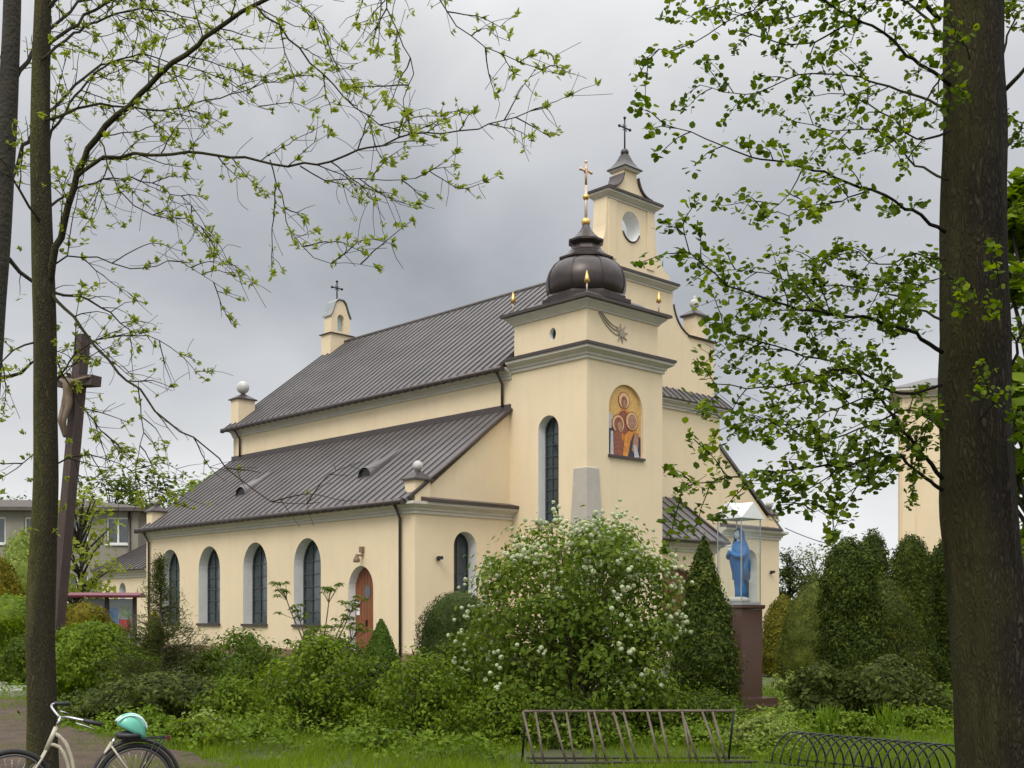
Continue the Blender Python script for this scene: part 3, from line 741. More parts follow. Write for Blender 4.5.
cross('cross', (gx, cyg, 21.84), 1.35, .7, M['iron'], gable, .035)
for sgn in (-1, 1):      # metal coping on the swept shoulders, one strip each
    for prof in (rt[3:-1], rt3[2:-1]):
        b = MB()
        pts = [((gx + sgn * (a - gx)), z) for a, z in prof]; n = len(pts); y0_, y1_ = GY - .05, GY + GT + .05
        vs = [(a + sgn * .012, y0_, z + .012) for a, z in pts] + [(a + sgn * .012, y1_, z + .012) for a, z in pts] + [(a + sgn * .06, y0_, z + .05) for a, z in pts] + [(a + sgn * .06, y1_, z + .05) for a, z in pts]
        b.add(vs, [(i, i + 1, n + i + 1, n + i) for i in range(n - 1)] + [(2 * n + i, 3 * n + i, 3 * n + i + 1, 2 * n + i + 1) for i in range(n - 1)] + [(i, 2 * n + i, 2 * n + i + 1, i + 1) for i in range(n - 1)] + [(n + i, n + i + 1, 3 * n + i + 1, 3 * n + i) for i in range(n - 1)])
        b.build('gable_coping', M['roof_edge'], gable)
FL = [(-.05, 14.23), (.1, 14.26), (.14, 14.32), (-.05, 14.38)]
b = MB(); b.sweep([(gx + 3.95, GY), (gx + 5.9, GY), (gx + 5.9, GY + GT)], FL); b.build('gable_flashing', M['roof_edge'], gable)
xx = gx + 4.9
p = MB(); p.box(xx - .4, xx + .4, GY + .03, GY + GT - .03, 14.32, 15.36); pp = p.build('gable_pier', M['plaster'], gable)
p = MB(); p.frustum((xx, cyg), .52, .46, 15.361, .52, .46, 15.44); p.frustum((xx, cyg), .5, .44, 15.44, .16, .16, 15.7); p.build('pier_cap', M['roof_edge'], pp)
p = MB(); p.lathe((xx, cyg, 15.68), [(.16, 0), (.1, .1), (.2, .2), (.24, .34), (.16, .48), (.07, .55), (.09, .62), (.03, .7)], 14); p.build('urn', M['ball'], pp)
# strip roof over the nave front
b = MB(); roof(b, (XA + TW + .01, -.42, ZN + .43), (XN + .45, -.42, ZN + .43), (XA + TW + .01, GY - .005, ZN + .98), (XN + .1, GY - .005, ZN + .98), gap=.45); b.build('strip_roof', M['roof'], church)

# --- porch before the nave door
px0, px1, py0 = XA + TW + .01, 14.5, -2.5
dd = arch((px0 + px1) / 2, .2, 3.7, 3.6)
b = MB(); wall(b, PLANES['front'](py0), [(px0, 0), (px1, 0), (px1, 4.6), (px0, 4.6)], [dd], .4)
b.add([(px1, py0, 0), (px1, 0, 0), (px1, 0, 6.7), (px1, py0, 4.6)], [(0, 1, 2, 3)]); b.build('porch_wall', M['plaster'], church)
door(PLANES['front'](py0), dd, .25, church)
b = MB(); b.sweep([(px0, py0), (px1, py0), (px1, -.003)], cor(4.35)); b.build('porch_cornice', M['cornice'], church)
b = MB(); roof(b, (px0, py0 - .45, 4.84), (px1 + .3, py0 - .45, 4.84), (px0, -.003, 6.95), (px1 + .3, -.003, 6.95), gap=.62); pr = b.build('porch_roof', M['roof'], church)
b = MB(); b.tube([(px0, py0 - .5, 4.8), (px1 + .3, py0 - .5, 4.8)], .08, 8); b.tube([(px1 + .3, py0 - .45, 4.9), (px1 + .3, -.02, 7.0)], .06, 6); b.build('gutter', M['roof_edge'], pr)

# ================================================================ other buildings
M['grey_render'] = mat('grey_render', (.27, .245, .20), .9, var=.18, vs=.8, bump=.1)
M['frame_white'] = mat('frame_white', (.72, .72, .70), .5)
def house(name, label, cat, loc, rz, w, d, h, wallm, roofm, cols, rows, rh=1.6, grp=None):
    t = thing(name, label, cat, loc, rz, grp)
    toH = PLANES['front'](0); holes = []
    for i in range(cols):
        for j in range(rows):
            a = w * (i + .5) / cols; z = h - 1.75 - (rows - 1 - j) * 3.1
            holes.append([(a - .6, z), (a + .6, z), (a + .6, z + 1.45), (a - .6, z + 1.45)])
    b = MB(); wall(b, toH, [(0, 0), (w, 0), (w, h), (0, h)], holes, .3)
    b.add([(w, 0, 0), (w, d, 0), (w, d, h), (w, 0, h)], [(0, 1, 2, 3)]); b.add([(0, 0, 0), (0, d, 0), (0, d, h), (0, 0, h)], [(0, 1, 2, 3)]); b.add([(0, d, 0), (w, d, 0), (w, d, h), (0, d, h)], [(0, 1, 2, 3)])
    b.build('wall', wallm, t)
    for l in holes:
        a0, z0 = l[0]; a1, z1 = l[2]
        f = MB()
        for (p, q, r_, s) in ((a0, a1, z0, z0 + .09), (a0, a1, z1 - .09, z1), (a0, a0 + .09, z0 + .09, z1 - .09), (a1 - .09, a1, z0 + .09, z1 - .09), ((a0 + a1) / 2 - .05, (a0 + a1) / 2 + .05, z0 + .09, z1 - .09)): f.box(p, q, .12, .2, r_, s)
        f.box(a0 - .05, a1 + .05, -.1, .12, z0 - .07, z0 - .003)
        wn_ = f.build('window', M['frame_white'], t)
        g = MB(); g.add([(a0, .19, z0), (a1, .19, z0), (a1, .19, z1), (a0, .19, z1)], [(0, 1, 2, 3)]); g.build('pane', M['glass_dark'], wn_)
        g = MB(); g.add([(a0, 0.002, z0), (a1, 0.002, z0), (a1, 0.002, z1), (a0, 0.002, z1), (a0, .3, z0), (a1, .3, z0), (a1, .3, z1), (a0, .3, z1)], [(0, 1, 5, 4), (1, 2, 6, 5), (2, 3, 7, 6), (3, 0, 4, 7)]); g.build('reveal', wallm, wn_)
    r_ = MB(); r_.frustum((w / 2, d / 2), w / 2 + .5, d / 2 + .5, h + .003, w / 2 + .5, d / 2 + .5, h + .2); r_.frustum((w / 2, d / 2), w / 2 + .5, d / 2 + .5, h + .2, w / 2 - d / 2 + .6 if w > d else .3, .3, h + .2 + rh)
    r_.build('roof', roofm, t)
    p = MB(); p.tube([(w - .45, -.08, h), (w - .45, -.08, .1)], .07, 6); p.build('downpipe', M['pipe'], t)
    return t
house('house', 'grey rendered two storey house with low dark roof behind the left trees', 'house', G(-110, 62), R(3), 13.0, 9, 7.25, M['grey_render'], mat('tile_brown', (.095, .075, .065), .8, var=.3, vs=3), 6, 2, .8)
house('house', 'small orange rendered house glimpsed beyond the right tree trunk', 'house', G(1008, 70), R(-6), 9.0, 8, 4.2, mat('orange_render', (.52, .27, .11), .9, var=.12), mat('tile_red', (.22, .09, .06), .8, var=.3, vs=3), 3, 1, 2.0)

# bell tower behind the garden on the right
bt = thing('bell_tower', 'slim cream bell tower with grey cornices half hidden by the right tree trunk', 'bell tower', G(902, 64), R(-17))
b = MB(); b.box(0, 3.4, 0, 3.4, 0, 13.6)
for x0 in (0, 2.7): b.box(x0, x0 + .7, -.12, -.002, 0, 13.6)
for y0 in (0, 2.7): b.box(-.12, -.002, y0, y0 + .7, 0, 13.6)
b.build('wall', M['plaster'], bt)
for z in (13.6,): b = MB(); b.sweep([(-.12, 3.4), (-.12, -.12), (3.52, -.12), (3.52, 3.4)], cor(z, 1.5), closed=True); b.build('cornice', M['cornice'], bt)
b = MB(); b.frustum((1.7, 1.7), 2.3, 2.3, 14.03, 2.3, 2.3, 14.1); b.frustum((1.7, 1.7), 2.3, 2.3, 14.1, .2, .2, 14.9); b.build('roof', M['roof'], bt)
# ================================================================ foliage tools
def unit(v): return v / np.maximum(np.linalg.norm(v, axis=-1, keepdims=True), 1e-9)
SHAPES = {
    'diamond': np.array([[-.5, 0, 0], [0, -.28, .05], [.5, 0, -.03], [0, .28, .05]]),
    'round': np.array([[-.5, 0, 0], [-.22, -.40, .05], [.2, -.42, .06], [.5, 0, -.05], [.2, .42, .06], [-.22, .40, .05]]),
    'lance': np.array([[-.5, 0, 0], [-.1, -.17, .04], [.5, 0, -.06], [-.1, .17, .04]]),
    'lance2': np.array([[-.5, 0, 0], [.02, -.2, .06], [.5, 0, -.05], [.02, .2, .06]]),
    'spray': np.array([[-.5, -.05, 0], [.0, -.24, .06], [.5, -.02, -.05], [.05, .24, .04]]),
    'needle': np.array([[-.5, -.07, 0], [.5, -.03, 0], [.5, .03, 0], [-.5, .07, 0]]),
}
def leaf_arrays(C, N, size, shape='diamond', T=None, mi=0, r=None):
    r = r or rng
    n = len(C); N = unit(N)
    if T is None: T = r.normal(size=(n, 3))
    T = T - N * np.sum(T * N, 1, keepdims=True); T = unit(T); B = np.cross(N, T)
    S = SHAPES[shape]; k = len(S)
    sz = np.asarray(size) * np.ones(n)
    V = C[:, None, :] + sz[:, None, None] * (T[:, None, :] * S[None, :, 0, None] + B[:, None, :] * S[None, :, 1, None] + N[:, None, :] * S[None, :, 2, None])
    return V.reshape(-1, 3), np.arange(n * k).reshape(n, k), mi

PROF = {
    'round': lambda z: np.sqrt(np.clip(1 - np.abs(2 * z - .92) ** 2.3, 0, 1)),
    'dome': lambda z: np.clip(1 - z ** 2.6, 0, 1) ** .6 * np.clip(.72 + z * 1.2, 0, 1),
    'cone': lambda z: np.clip(1.02 - z, 0, 1) ** .8 * np.clip(.62 + z * 3.0, 0, 1),
    'egg': lambda z: np.clip(1 - z ** 2.3, 0, 1) ** .6 * np.clip(.8 + z * .9, 0, 1),
    'bullet': lambda z: np.clip(1 - z ** 1.5, 0, 1) ** .8 * np.clip(.8 + z, 0, 1),
    'column': lambda z: np.clip(1 - z ** 9, 0, 1) ** .6 * np.clip(.85 + .5 * z, 0, 1) * (1 - .28 * z),
}
def clipped(name, label, cat, loc, hw, h, prof, lm, n=5000, ls=.07, shape='spray', lump=.16, depthj=.10, upb=.4, core=.86, group=None, seed=1, z0=0.0, stem=True, out=1.0):
    """dense evergreen or bush: shell of leaves over a lumpy body, on a short stem"""
    r = np.random.default_rng(seed); t = thing(name, label, cat, loc, r.uniform(0, 6), group)
    K = 70; kp = r.uniform(0, 2 * PI, K); kz = r.uniform(0, 1, K); ka = r.uniform(-.7, 1, K) * lump; asp = h / hw; k2 = r.uniform(0, 2 * PI, 200); z2 = r.uniform(0, 1, 200); a2 = r.uniform(-.5, 1, 200) * (.05 + lump * .5)
    def rad(ph, z):
        base = PROF[prof](z)
        dx = np.cos(ph)[:, None] - np.cos(kp)[None]; dy = np.sin(ph)[:, None] - np.sin(kp)[None]; dz = (z[:, None] - kz[None]) * asp
        big = np.sum(ka[None] * np.exp(-(dx ** 2 + dy ** 2 + dz ** 2) * 7), 1)
        dx = np.cos(ph)[:, None] - np.cos(k2)[None]; dy = np.sin(ph)[:, None] - np.sin(k2)[None]; dz = (z[:, None] - z2[None]) * asp
        return base * (1 + big + np.sum(a2[None] * np.exp(-(dx ** 2 + dy ** 2 + dz ** 2) * 60), 1))
    z = r.uniform(0, 1, n * 3); w = PROF[prof](z); keep = r.uniform(0, 1, n * 3) < (w + .12); z = z[keep][:n]; ph = r.uniform(0, 2 * PI, len(z))
    q = rad(ph, z) * (1 + r.normal(size=len(z)) * depthj * .5 - np.abs(r.normal(size=len(z))) * depthj * .5)
    dirs = np.stack([np.cos(ph), np.sin(ph), np.zeros_like(ph)], 1)
    C = np.stack([q * hw * np.cos(ph), q * hw * np.sin(ph), z0 + z * h + r.normal(size=len(z)) * .012 * h], 1); C[:, 2] = np.maximum(C[:, 2], .03)
    rn = r.normal(size=(len(z), 3))
    d_ = .012; gz = (rad(ph, z + d_) - rad(ph, z - d_)) / (2 * d_) * hw / h; gp = (rad(ph + .03, z) - rad(ph - .03, z)) / .06 / np.maximum(rad(ph, z), .15)
    tang = np.stack([-np.sin(ph), np.cos(ph), np.zeros_like(ph)], 1)
    N = unit(dirs * out - tang * np.clip(gp, -2, 2)[:, None] - np.array([0, 0, 1.]) * np.clip(gz, -3, 2)[:, None]) + rn * .34
    T = np.array([0, 0, 1.0]) * upb + dirs * .35 + r.normal(size=(len(z), 3)) * .45
    ch = [leaf_arrays(C, N, ls * r.uniform(.65, 1.35, len(z)), shape, T)]
    # body under the leaves
    nz_, na = 22, 28
    zz = np.linspace(.02, .985, nz_); aa = np.linspace(0, 2 * PI, na, endpoint=False)
    Z, Aa = np.meshgrid(zz, aa, indexing='ij'); rr = rad(Aa.ravel(), Z.ravel()).reshape(Z.shape) * core * hw
    V = np.stack([rr * np.cos(Aa), rr * np.sin(Aa), z0 + Z * h * .985], -1).reshape(-1, 3)
    i, j = np.meshgrid(np.arange(nz_ - 1), np.arange(na), indexing='ij'); j2 = (j + 1) % na
    ch.append((V, np.stack([(i * na + j).ravel(), (i * na + j2).ravel(), ((i + 1) * na + j2).ravel(), ((i + 1) * na + j).ravel()], 1), 0))
    mesh_arrays('foliage', ch, lm, t)
    if stem:
        b = MB(); b.tube([(0, 0, -.1), (0.01, .02, z0 + h * .3), (0, 0, z0 + h * .75)], [.06 * hw + .03, .05 * hw + .02, .015], 7); b.build('stem', M['stem'], t)
    return t

def spline(pts, step=.12, jit=0.0, r=None):
    """Catmull-Rom through 3-D points"""
    P = [np.array(p, float) for p in pts]; P = [2 * P[0] - P[1]] + P + [2 * P[-1] - P[-2]]; out = []
    for i in range(1, len(P) - 2):
        d = np.linalg.norm(P[i + 1] - P[i]); n = max(2, int(d / step))
        for k in range(n):
            t = k / n; a, b_, c, e = P[i - 1], P[i], P[i + 1], P[i + 2]
            out.append(.5 * ((2 * b_) + (c - a) * t + (2 * a - 5 * b_ + 4 * c - e) * t * t + (3 * b_ - a - 3 * c + e) * t ** 3))
    out.append(P[-2]); out = np.array(out)
    if jit and r is not None and len(out) > 2: out[1:-1] += r.normal(size=(len(out) - 2, 3)) * jit
    return out

def bush(name, label, cat, loc, hw, h, lm, nst=26, leaves=4200, ls=.08, shape='diamond', seed=1, clump=.16, group=None, stemm='stem', droop=.0, base_h=.0, wy=1.0, fill=.55, flowers=None, tufts=70, boxy=2.4):
    """loose shrub: stems fan out from the base, leaves gather in clumps along them"""
    r = np.random.default_rng(seed); t = thing(name, label, cat, loc, 0, group); sb = MB(); nodes = []
    for k in range(nst):
        a = r.uniform(0, 2 * PI); u = r.uniform(0, 1) ** .5; tilt = u
        ex = np.array([math.cos(a) * hw * u, math.sin(a) * hw * u * wy, h * (base_h + (1 - base_h) * ((max(1 - .85 * u ** (boxy * .85), .02)) ** .5 * r.uniform(.72, 1.0)))])
        mid = ex * .5 + np.array([-.1 * ex[0], -.1 * ex[1], .08 * h]); p = spline([(r.normal() * .08, r.normal() * .08, 0), mid, ex + np.array([0, 0, -droop * u * h])], .15)
        sb.tube(p, np.linspace(.018 + .006 * h, .005, len(p)), 5)
        nodes.append(p[int(len(p) * .35):])
        for s in range(3):
            q = p[int(len(p) * r.uniform(.4, .9))]; e = q + r.normal(size=3) * np.array([.22, .22, .14]) * hw + np.array([0, 0, .05 * h])
            e[2] = max(e[2], .1)
            tw = spline([q, (q + e) / 2 + r.normal(size=3) * .03, e], .1); sb.tube(tw, np.linspace(.007, .003, len(tw)), 4); nodes.append(tw)
    sb.build('stem', M[stemm], t)
    allp = np.concatenate(nodes)
    # clump centres: stem points plus points over the shell of the crown
    a = r.uniform(0, 2 * PI, tufts); cz = r.uniform(.08, 1, tufts); rr_ = np.sqrt(np.clip(1 - np.abs(2 * cz - .8) / 1.2 ** (boxy > 3), 0, 1) ** 1.0 * 0 + np.clip(1 - (np.abs(2 * cz - .8) / (1.25 if boxy > 3 else 1)) ** boxy, .05, 1)) * r.uniform(.62, 1.03, tufts)
    shell = np.stack([hw * rr_ * np.cos(a), hw * wy * rr_ * np.sin(a), base_h * h + cz * h * (1 - base_h) * .97], 1)
    pts = np.concatenate([allp[r.integers(0, len(allp), int(leaves * (1 - fill)))], shell[r.integers(0, tufts, int(leaves * fill))]])
    C = pts + r.normal(size=pts.shape) * clump * np.array([1, 1, .75]); C[:, 2] = np.maximum(C[:, 2], .04)
    N = unit(C - pts) * .85 + unit(C - np.array([0, 0, h * .35])) * .4 + np.array([0, 0, .3]) + r.normal(size=C.shape) * .3
    mesh_arrays('foliage', [leaf_arrays(C, N, ls * r.uniform(.6, 1.3, len(C)), shape, None, 0, r)], lm, t)
    return t, shell, C

# leaf materials
LM = {
    'viburnum': leafmat('leaf_viburnum', (.035, .07, .016), (.095, .16, .032), (.2, .28, .075)),
    'fresh': leafmat('leaf_fresh', (.045, .088, .014), (.105, .175, .025), (.19, .28, .045)),
    'mid': leafmat('leaf_mid', (.035, .07, .014), (.08, .14, .026), (.15, .22, .045)),
    'dark': leafmat('leaf_dark', (.022, .042, .012), (.042, .072, .02), (.07, .10, .028), trans=.2),
    'thuja': leafmat('leaf_thuja', (.02, .04, .011), (.05, .085, .02), (.13, .18, .045), trans=.25, ns=5),
    'thuja_gold': leafmat('leaf_thuja_gold', (.036, .062, .018), (.078, .112, .03), (.15, .18, .05), trans=.25, ns=4),
    'box': leafmat('leaf_box', (.02, .038, .012), (.036, .06, .02), (.055, .085, .028), trans=.2),
    'juniper': leafmat('leaf_juniper', (.03, .052, .02), (.062, .092, .032), (.115, .15, .055), trans=.25, ns=4),
    'yellow': leafmat('leaf_yellow', (.075, .085, .012), (.15, .15, .02), (.25, .22, .03)),
    'young': leafmat('leaf_young', (.12, .175, .04), (.2, .265, .075), (.29, .35, .12), trans=.45, ns=.8),
    'alder': leafmat('leaf_alder', (.028, .058, .012), (.08, .14, .024), (.22, .30, .05), trans=.42, ns=.9),
    'thuja_yellow': leafmat('leaf_thuja_yellow', (.06, .075, .014), (.13, .14, .022), (.24, .22, .035), trans=.25, ns=3),
    'spruce': leafmat('leaf_spruce', (.03, .075, .014), (.06, .125, .022), (.11, .19, .035), trans=.2),
    'far': leafmat('leaf_far', (.035, .06, .02), (.065, .105, .03), (.12, .165, .05), trans=.3, ns=.3),
    'grass': leafmat('grass_blade', (.075, .14, .018), (.13, .22, .028), (.2, .3, .045), trans=.35, ns=.6),
    'cover': leafmat('leaf_cover', (.05, .1, .016), (.105, .185, .03), (.18, .27, .05), trans=.3, ns=.6),
    'iris': leafmat('leaf_iris', (.06, .12, .02), (.11, .2, .03), (.16, .27, .04)),
    'hosta': leafmat('leaf_hosta', (.10, .17, .06), (.2, .28, .12), (.33, .4, .22)),
}

# ================================================================ garden plants
vb, shell, vc = bush('viburnum_bush', 'big snowball bush covered in round white flower heads before the tower', 'bush', G(572, 17.4), 1.5, 3.12, LM['viburnum'], nst=46, leaves=24000, ls=.09, shape='diamond', seed=3, clump=.16, fill=.72, tufts=240, boxy=4.2)
# flower heads: bumpy white balls out on the shell, mostly the upper part
fm = leafmat('snowball_petal', (.42, .48, .26), (.58, .62, .40), (.70, .71, .56), trans=.2)
def flower_mesh(seed):
    r = np.random.default_rng(seed); n = 46
    d = unit(r.normal(size=(n, 3))); return leaf_arrays(d * .03, d, .029, 'round', None, 0, r)
fr_ = np.random.default_rng(11); fl = []
rel = vc / np.array([1.5, 1.5, 3.12])
score = np.hypot(rel[:, 0], rel[:, 1]) ** 2 + (rel[:, 2] - .42) ** 2 * 2.2
cand = vc[(score > .6) & (rel[:, 2] > .25)]
w = .12 + np.clip((cand[:, 2] / 3.15 - .42), 0, 1) ** 1.1 * 1.5 + .16 * (cand[:, 0] > .3) * (cand[:, 2] > 1.5) + .25 * (cand[:, 0] < -1.0); w /= w.sum()
cen = cand[fr_.choice(len(cand), 200, replace=False, p=w)]
pts = np.concatenate([cen] + [cen[:140] + fr_.normal(size=(140, 3)) * .1 for _ in range(4)])
pts = pts + unit(pts - np.array([0, 0, 1.4])) * .11
order = np.argsort(pts[:, 1]); pts = pts[order]
base = mesh_arrays('flower_head', [flower_mesh(1)], fm, vb); base.location = pts[0]
meshes = [base.data]
for k in range(3):
    tmp = flower_mesh(2 + k); me_o = mesh_arrays('flower_head', [tmp], fm, vb); me_o.location = pts[1 + k]; meshes.append(me_o.data)
for k in range(4, 100):
    o = base.copy(); o.data = meshes[k % 4]; COL.objects.link(o); o.parent = vb; o.location = pts[k]; s = fr_.uniform(.75, 1.2); o.scale = (s, s, s); o.rotation_euler = (fr_.uniform(0, 6), fr_.uniform(0, 6), 0)
ch = []
for k in range(100, len(pts)):
    v, f, _ = flower_mesh(k); ch.append((v * fr_.uniform(.75, 1.15) + pts[k], f, 0))
o = mesh_arrays('flower_heads', ch, fm, vb); o['kind'] = 'stuff'

GT_ = 'thujas and conifers of the garden'
clipped('thuja', 'dark conical thuja between the snowball bush and the statue pedestal', 'conifer', G(704, 20.2), .64, 3.1, 'bullet', LM['thuja'], 17000, .068, seed=21, lump=.2, depthj=.2)
clipped('thuja', 'tall dark columnar thuja standing in front of two rounded ones, nearest the statue', 'conifer', G(849, 22.6), .66, 3.25, 'column', LM['thuja'], 19000, .068, seed=22, lump=.22, depthj=.16)
clipped('thuja', 'slim thuja column with its top just showing behind the tallest column', 'conifer', G(873, 27), .5, 3.72, 'column', LM['thuja'], 8000, .07, seed=23)
clipped('thuja', 'dark columnar thuja left of the big trunk, beside the narrower one', 'conifer', G(911, 25.4), .58, 3.5, 'column', LM['thuja'], 14000, .068, seed=24, lump=.2, depthj=.16)
clipped('thuja', 'narrow dark thuja column touching the edge of the big right trunk', 'conifer', G(945, 26), .5, 3.45, 'column', LM['thuja'], 9000, .068, seed=25)
clipped('thuja', 'small golden rounded thuja beside the statue pedestal near the church corner', 'conifer', G(783, 33), .72, 2.3, 'egg', LM['thuja_yellow'], 7000, .075, seed=26, lump=.1)
clipped('thuja', 'wide olive dome shaped thuja on the left flank of the tall column', 'conifer', G(818, 27.5), .98, 2.6, 'egg', LM['thuja_gold'], 11000, .06, seed=27, lump=.1, depthj=.07)
clipped('thuja', 'olive dome shaped thuja on the right flank of the tall column', 'conifer', G(876, 24.4), .95, 2.65, 'egg', LM['thuja_gold'], 12000, .06, seed=28, lump=.1, depthj=.07)
clipped('round_shrub', 'dark clipped ball shrub tucked behind the left side of the snowball bush', 'shrub', G(458, 24.5), .86, 2.35, 'round', LM['box'], 9500, .055, seed=29, lump=.08)
clipped('dwarf_spruce', 'small bright green conical spruce right in front of the brown side door', 'conifer', G(381, 31), .62, 1.62, 'cone', LM['spruce'], 5000, .07, 'spray', seed=30, lump=.1)
clipped('dwarf_spruce', 'small green conical spruce under the church windows left of the side door', 'conifer', G(250, 32), .55, 1.25, 'cone', LM['spruce'], 3500, .07, 'spray', seed=31)
clipped('dwarf_spruce', 'pointed little spruce behind the leggy rhododendron below the window', 'conifer', G(307, 30), .5, 1.35, 'cone', LM['spruce'], 3500, .07, 'spray', seed=32)
clipped('juniper_bush', 'low grey green juniper with arching tips right of the pedestal step', 'bush', G(822, 18.6), .42, 1.02, 'egg', LM['juniper'], 5500, .09, 'spray', seed=33, lump=.5, depthj=.3, upb=.2, core=.78)
clipped('juniper_bush', 'wider arching grey green juniper before the olive dome thuja', 'bush', G(890, 18.8), .56, 1.12, 'egg', LM['juniper'], 7500, .09, 'spray', seed=34, lump=.5, depthj=.3, upb=.2, core=.78)
# loose dark yew with a leading stem
def yew(loc, hw, h, seed, label):
    r = np.random.default_rng(seed); t = thing('yew_tree', label, 'conifer', loc); b = MB(); P = []; D = []
    b.tube(spline([(0, 0, -.1), (.03, 0, h * .5), (-.02, .03, h)], .2), np.linspace(.05, .008, len(spline([(0, 0, -.1), (.03, 0, h * .5), (-.02, .03, h)], .2))), 6)
    for k in range(150):
        z = h * (k / 150) ** .9 * .98 + .08; a = r.uniform(0, 2 * PI); ln = hw * (1.05 - z / h) ** 1.15 * r.uniform(.6, 1.25)
        d = np.array([math.cos(a), math.sin(a), 0]); e = np.array([0, 0, z]) + d * ln + np.array([0, 0, ln * r.uniform(.15, .55)])
        p = spline([(0, 0, z), np.array([0, 0, z + .06]) + d * ln * .5, e], .1); b.tube(p, np.linspace(.012, .003, len(p)), 4)
        for q, q2 in zip(p[1:], p[:-1]):
            m = 26 if z < h * .55 else 11; P.append(q + r.normal(size=(m, 3)) * .06); D.append(np.repeat((q - q2)[None], m, 0) / .1 + r.normal(size=(m, 3)) * .75)
    b.build('stem', M['stem'], t); P = np.concatenate(P); D = np.concatenate(D)
    mesh_arrays('foliage', [leaf_arrays(P, r.normal(size=P.shape) + np.array([0, 0, .8]), .08 * r.uniform(.6, 1.3, len(P)), 'needle', D, 0, r)], LM['juniper'], t)
yew(G(160, 20.3), 1.1, 2.7, 41, 'loose feathery dark yew in front of the red roofed notice case')
# leggy rhododendron with rosettes
def rhodo(loc, seed, label, tips):
    r = np.random.default_rng(seed); t = thing('rhododendron', label, 'shrub', loc); b = MB(); P = []; N_ = []; T_ = []
    for tip in tips:
        e = np.array(tip, float); p = spline([(r.normal() * .05, r.normal() * .05, -.05), (e[0] * .35, e[1] * .4, e[2] * .45), (e[0] * .72, e[1] * .8, e[2] * .75), e], .12)
        b.tube(p, np.linspace(.028, .009, len(p)), 6)
        for off in [np.zeros(3)] + [np.append(r.normal(size=2) * .17, r.normal() * .08) for _ in range(8)]:
            q = e + off; b.tube([p[-3], q], .006, 4)
            for k in range(9):
                a = 2 * PI * k / 9 + r.uniform(0, .5); d = np.array([math.cos(a), math.sin(a), r.uniform(-.35, .3)])
                P.append(q + d * .07); T_.append(d); N_.append(np.array([0, 0, 1.0]) + d * .4 + r.normal(size=3) * .15)
    b.build('stem', M['stem'], t)
    mesh_arrays('foliage', [leaf_arrays(np.array(P), np.array(N_), .15 * r.uniform(.8, 1.2, len(P)), 'lance', np.array(T_), 0, r)], LM['mid'], t)
rhodo(G(318, 25), 51, 'tall leggy rhododendron with bare stems against the cream church wall', [(-.75, 0, 2.3), (-.5, .3, 1.85), (.25, .1, 2.3), (.8, 0, 2.05), (.1, -.3, 1.5), (.5, .35, 1.75), (-.2, .2, 1.4), (.9, -.2, 1.45), (-.45, -.3, 1.1), (.3, -.4, 1.0)])
# leafy bushes
bush('leafy_bush', 'bright green leafy bush in front of the leggy rhododendron', 'bush', G(318, 17.8), .92, 1.38, LM['fresh'], leaves=7000, ls=.075, seed=61, clump=.12)
bush('leafy_bush', 'green leafy bush with bare lower stems just left of the snowball bush', 'bush', G(424, 16.8), .72, 1.2, LM['fresh'], leaves=5000, ls=.07, seed=62, clump=.11, base_h=.15)
bush('leafy_bush', 'mid green bush under the church windows behind the bright green one', 'bush', G(240, 22.5), .95, 1.4, LM['mid'], leaves=6500, ls=.08, seed=63, clump=.14)
bush('leafy_bush', 'wide dark green bush at the foot of the snowball bush on its left', 'bush', G(480, 19.5), .85, 1.5, LM['mid'], leaves=5000, ls=.08, seed=64, clump=.14)
bush('leafy_bush', 'low green bush behind the small conical spruces below the wall', 'bush', G(335, 29), 1.1, 1.2, LM['mid'], leaves=5000, ls=.09, seed=65, clump=.16)
bush('leafy_bush', 'spreading green bush between the yew and the mid green bush', 'bush', G(212, 21), .75, 1.15, LM['mid'], leaves=4200, ls=.075, seed=66, clump=.13)
bush('leafy_bush', 'green bush between the conical thuja and the metal rack', 'bush', G(640, 17.2), .7, .85, LM['viburnum'], leaves=3600, ls=.075, seed=67, clump=.12)
bush('leafy_bush', 'pale leaved low bush at the right end of the metal rack', 'bush', G(765, 15.2), .48, .45, LM['hosta'], leaves=2600, ls=.06, seed=68, clump=.07)
bush('leafy_bush', 'low green bush left of the pedestal step in front of the conical thuja', 'bush', G(703, 17.6), .6, .6, LM['mid'], leaves=3600, ls=.07, seed=69, clump=.11)
clipped('leafy_bush', 'rounded mid green bush behind the left tree trunk', 'bush', G(95, 22.6), .82, 1.7, 'round', LM['fresh'], 7500, .085, 'diamond', seed=70, lump=.25, depthj=.2, core=.75)
clipped('leafy_bush', 'tall green bush at the left frame edge', 'bush', G(8, 30), 1.2, 2.35, 'round', LM['fresh'], 7500, .1, 'diamond', seed=71, lump=.25, depthj=.2, core=.75)
clipped('leafy_bush', 'dense dark bush in front of the tall bush by the footpath', 'bush', G(30, 28), .6, 1.35, 'round', LM['mid'], 4500, .09, 'diamond', seed=76, lump=.25, depthj=.2, core=.75)
clipped('yellow_shrub', 'yellow leaved shrub above the green bush at the left frame edge', 'shrub', G(0, 38), 1.0, 3.6, 'egg', LM['yellow'], 5500, .11, 'diamond', seed=72, lump=.25, depthj=.2, core=.75)
clipped('yellow_shrub', 'low yellow leaved shrub below the red roofed notice case', 'shrub', G(85, 29), .72, 2.15, 'round', LM['yellow'], 4500, .09, 'diamond', seed=73, lump=.25, depthj=.2, core=.75)
clipped('blossom_shrub', 'pale blossoming shrub in front of the grey house', 'shrub', G(22, 45), 1.3, 5.0, 'egg', LM['hosta'], 5000, .13, 'diamond', seed=74, lump=.25, depthj=.2, core=.7)
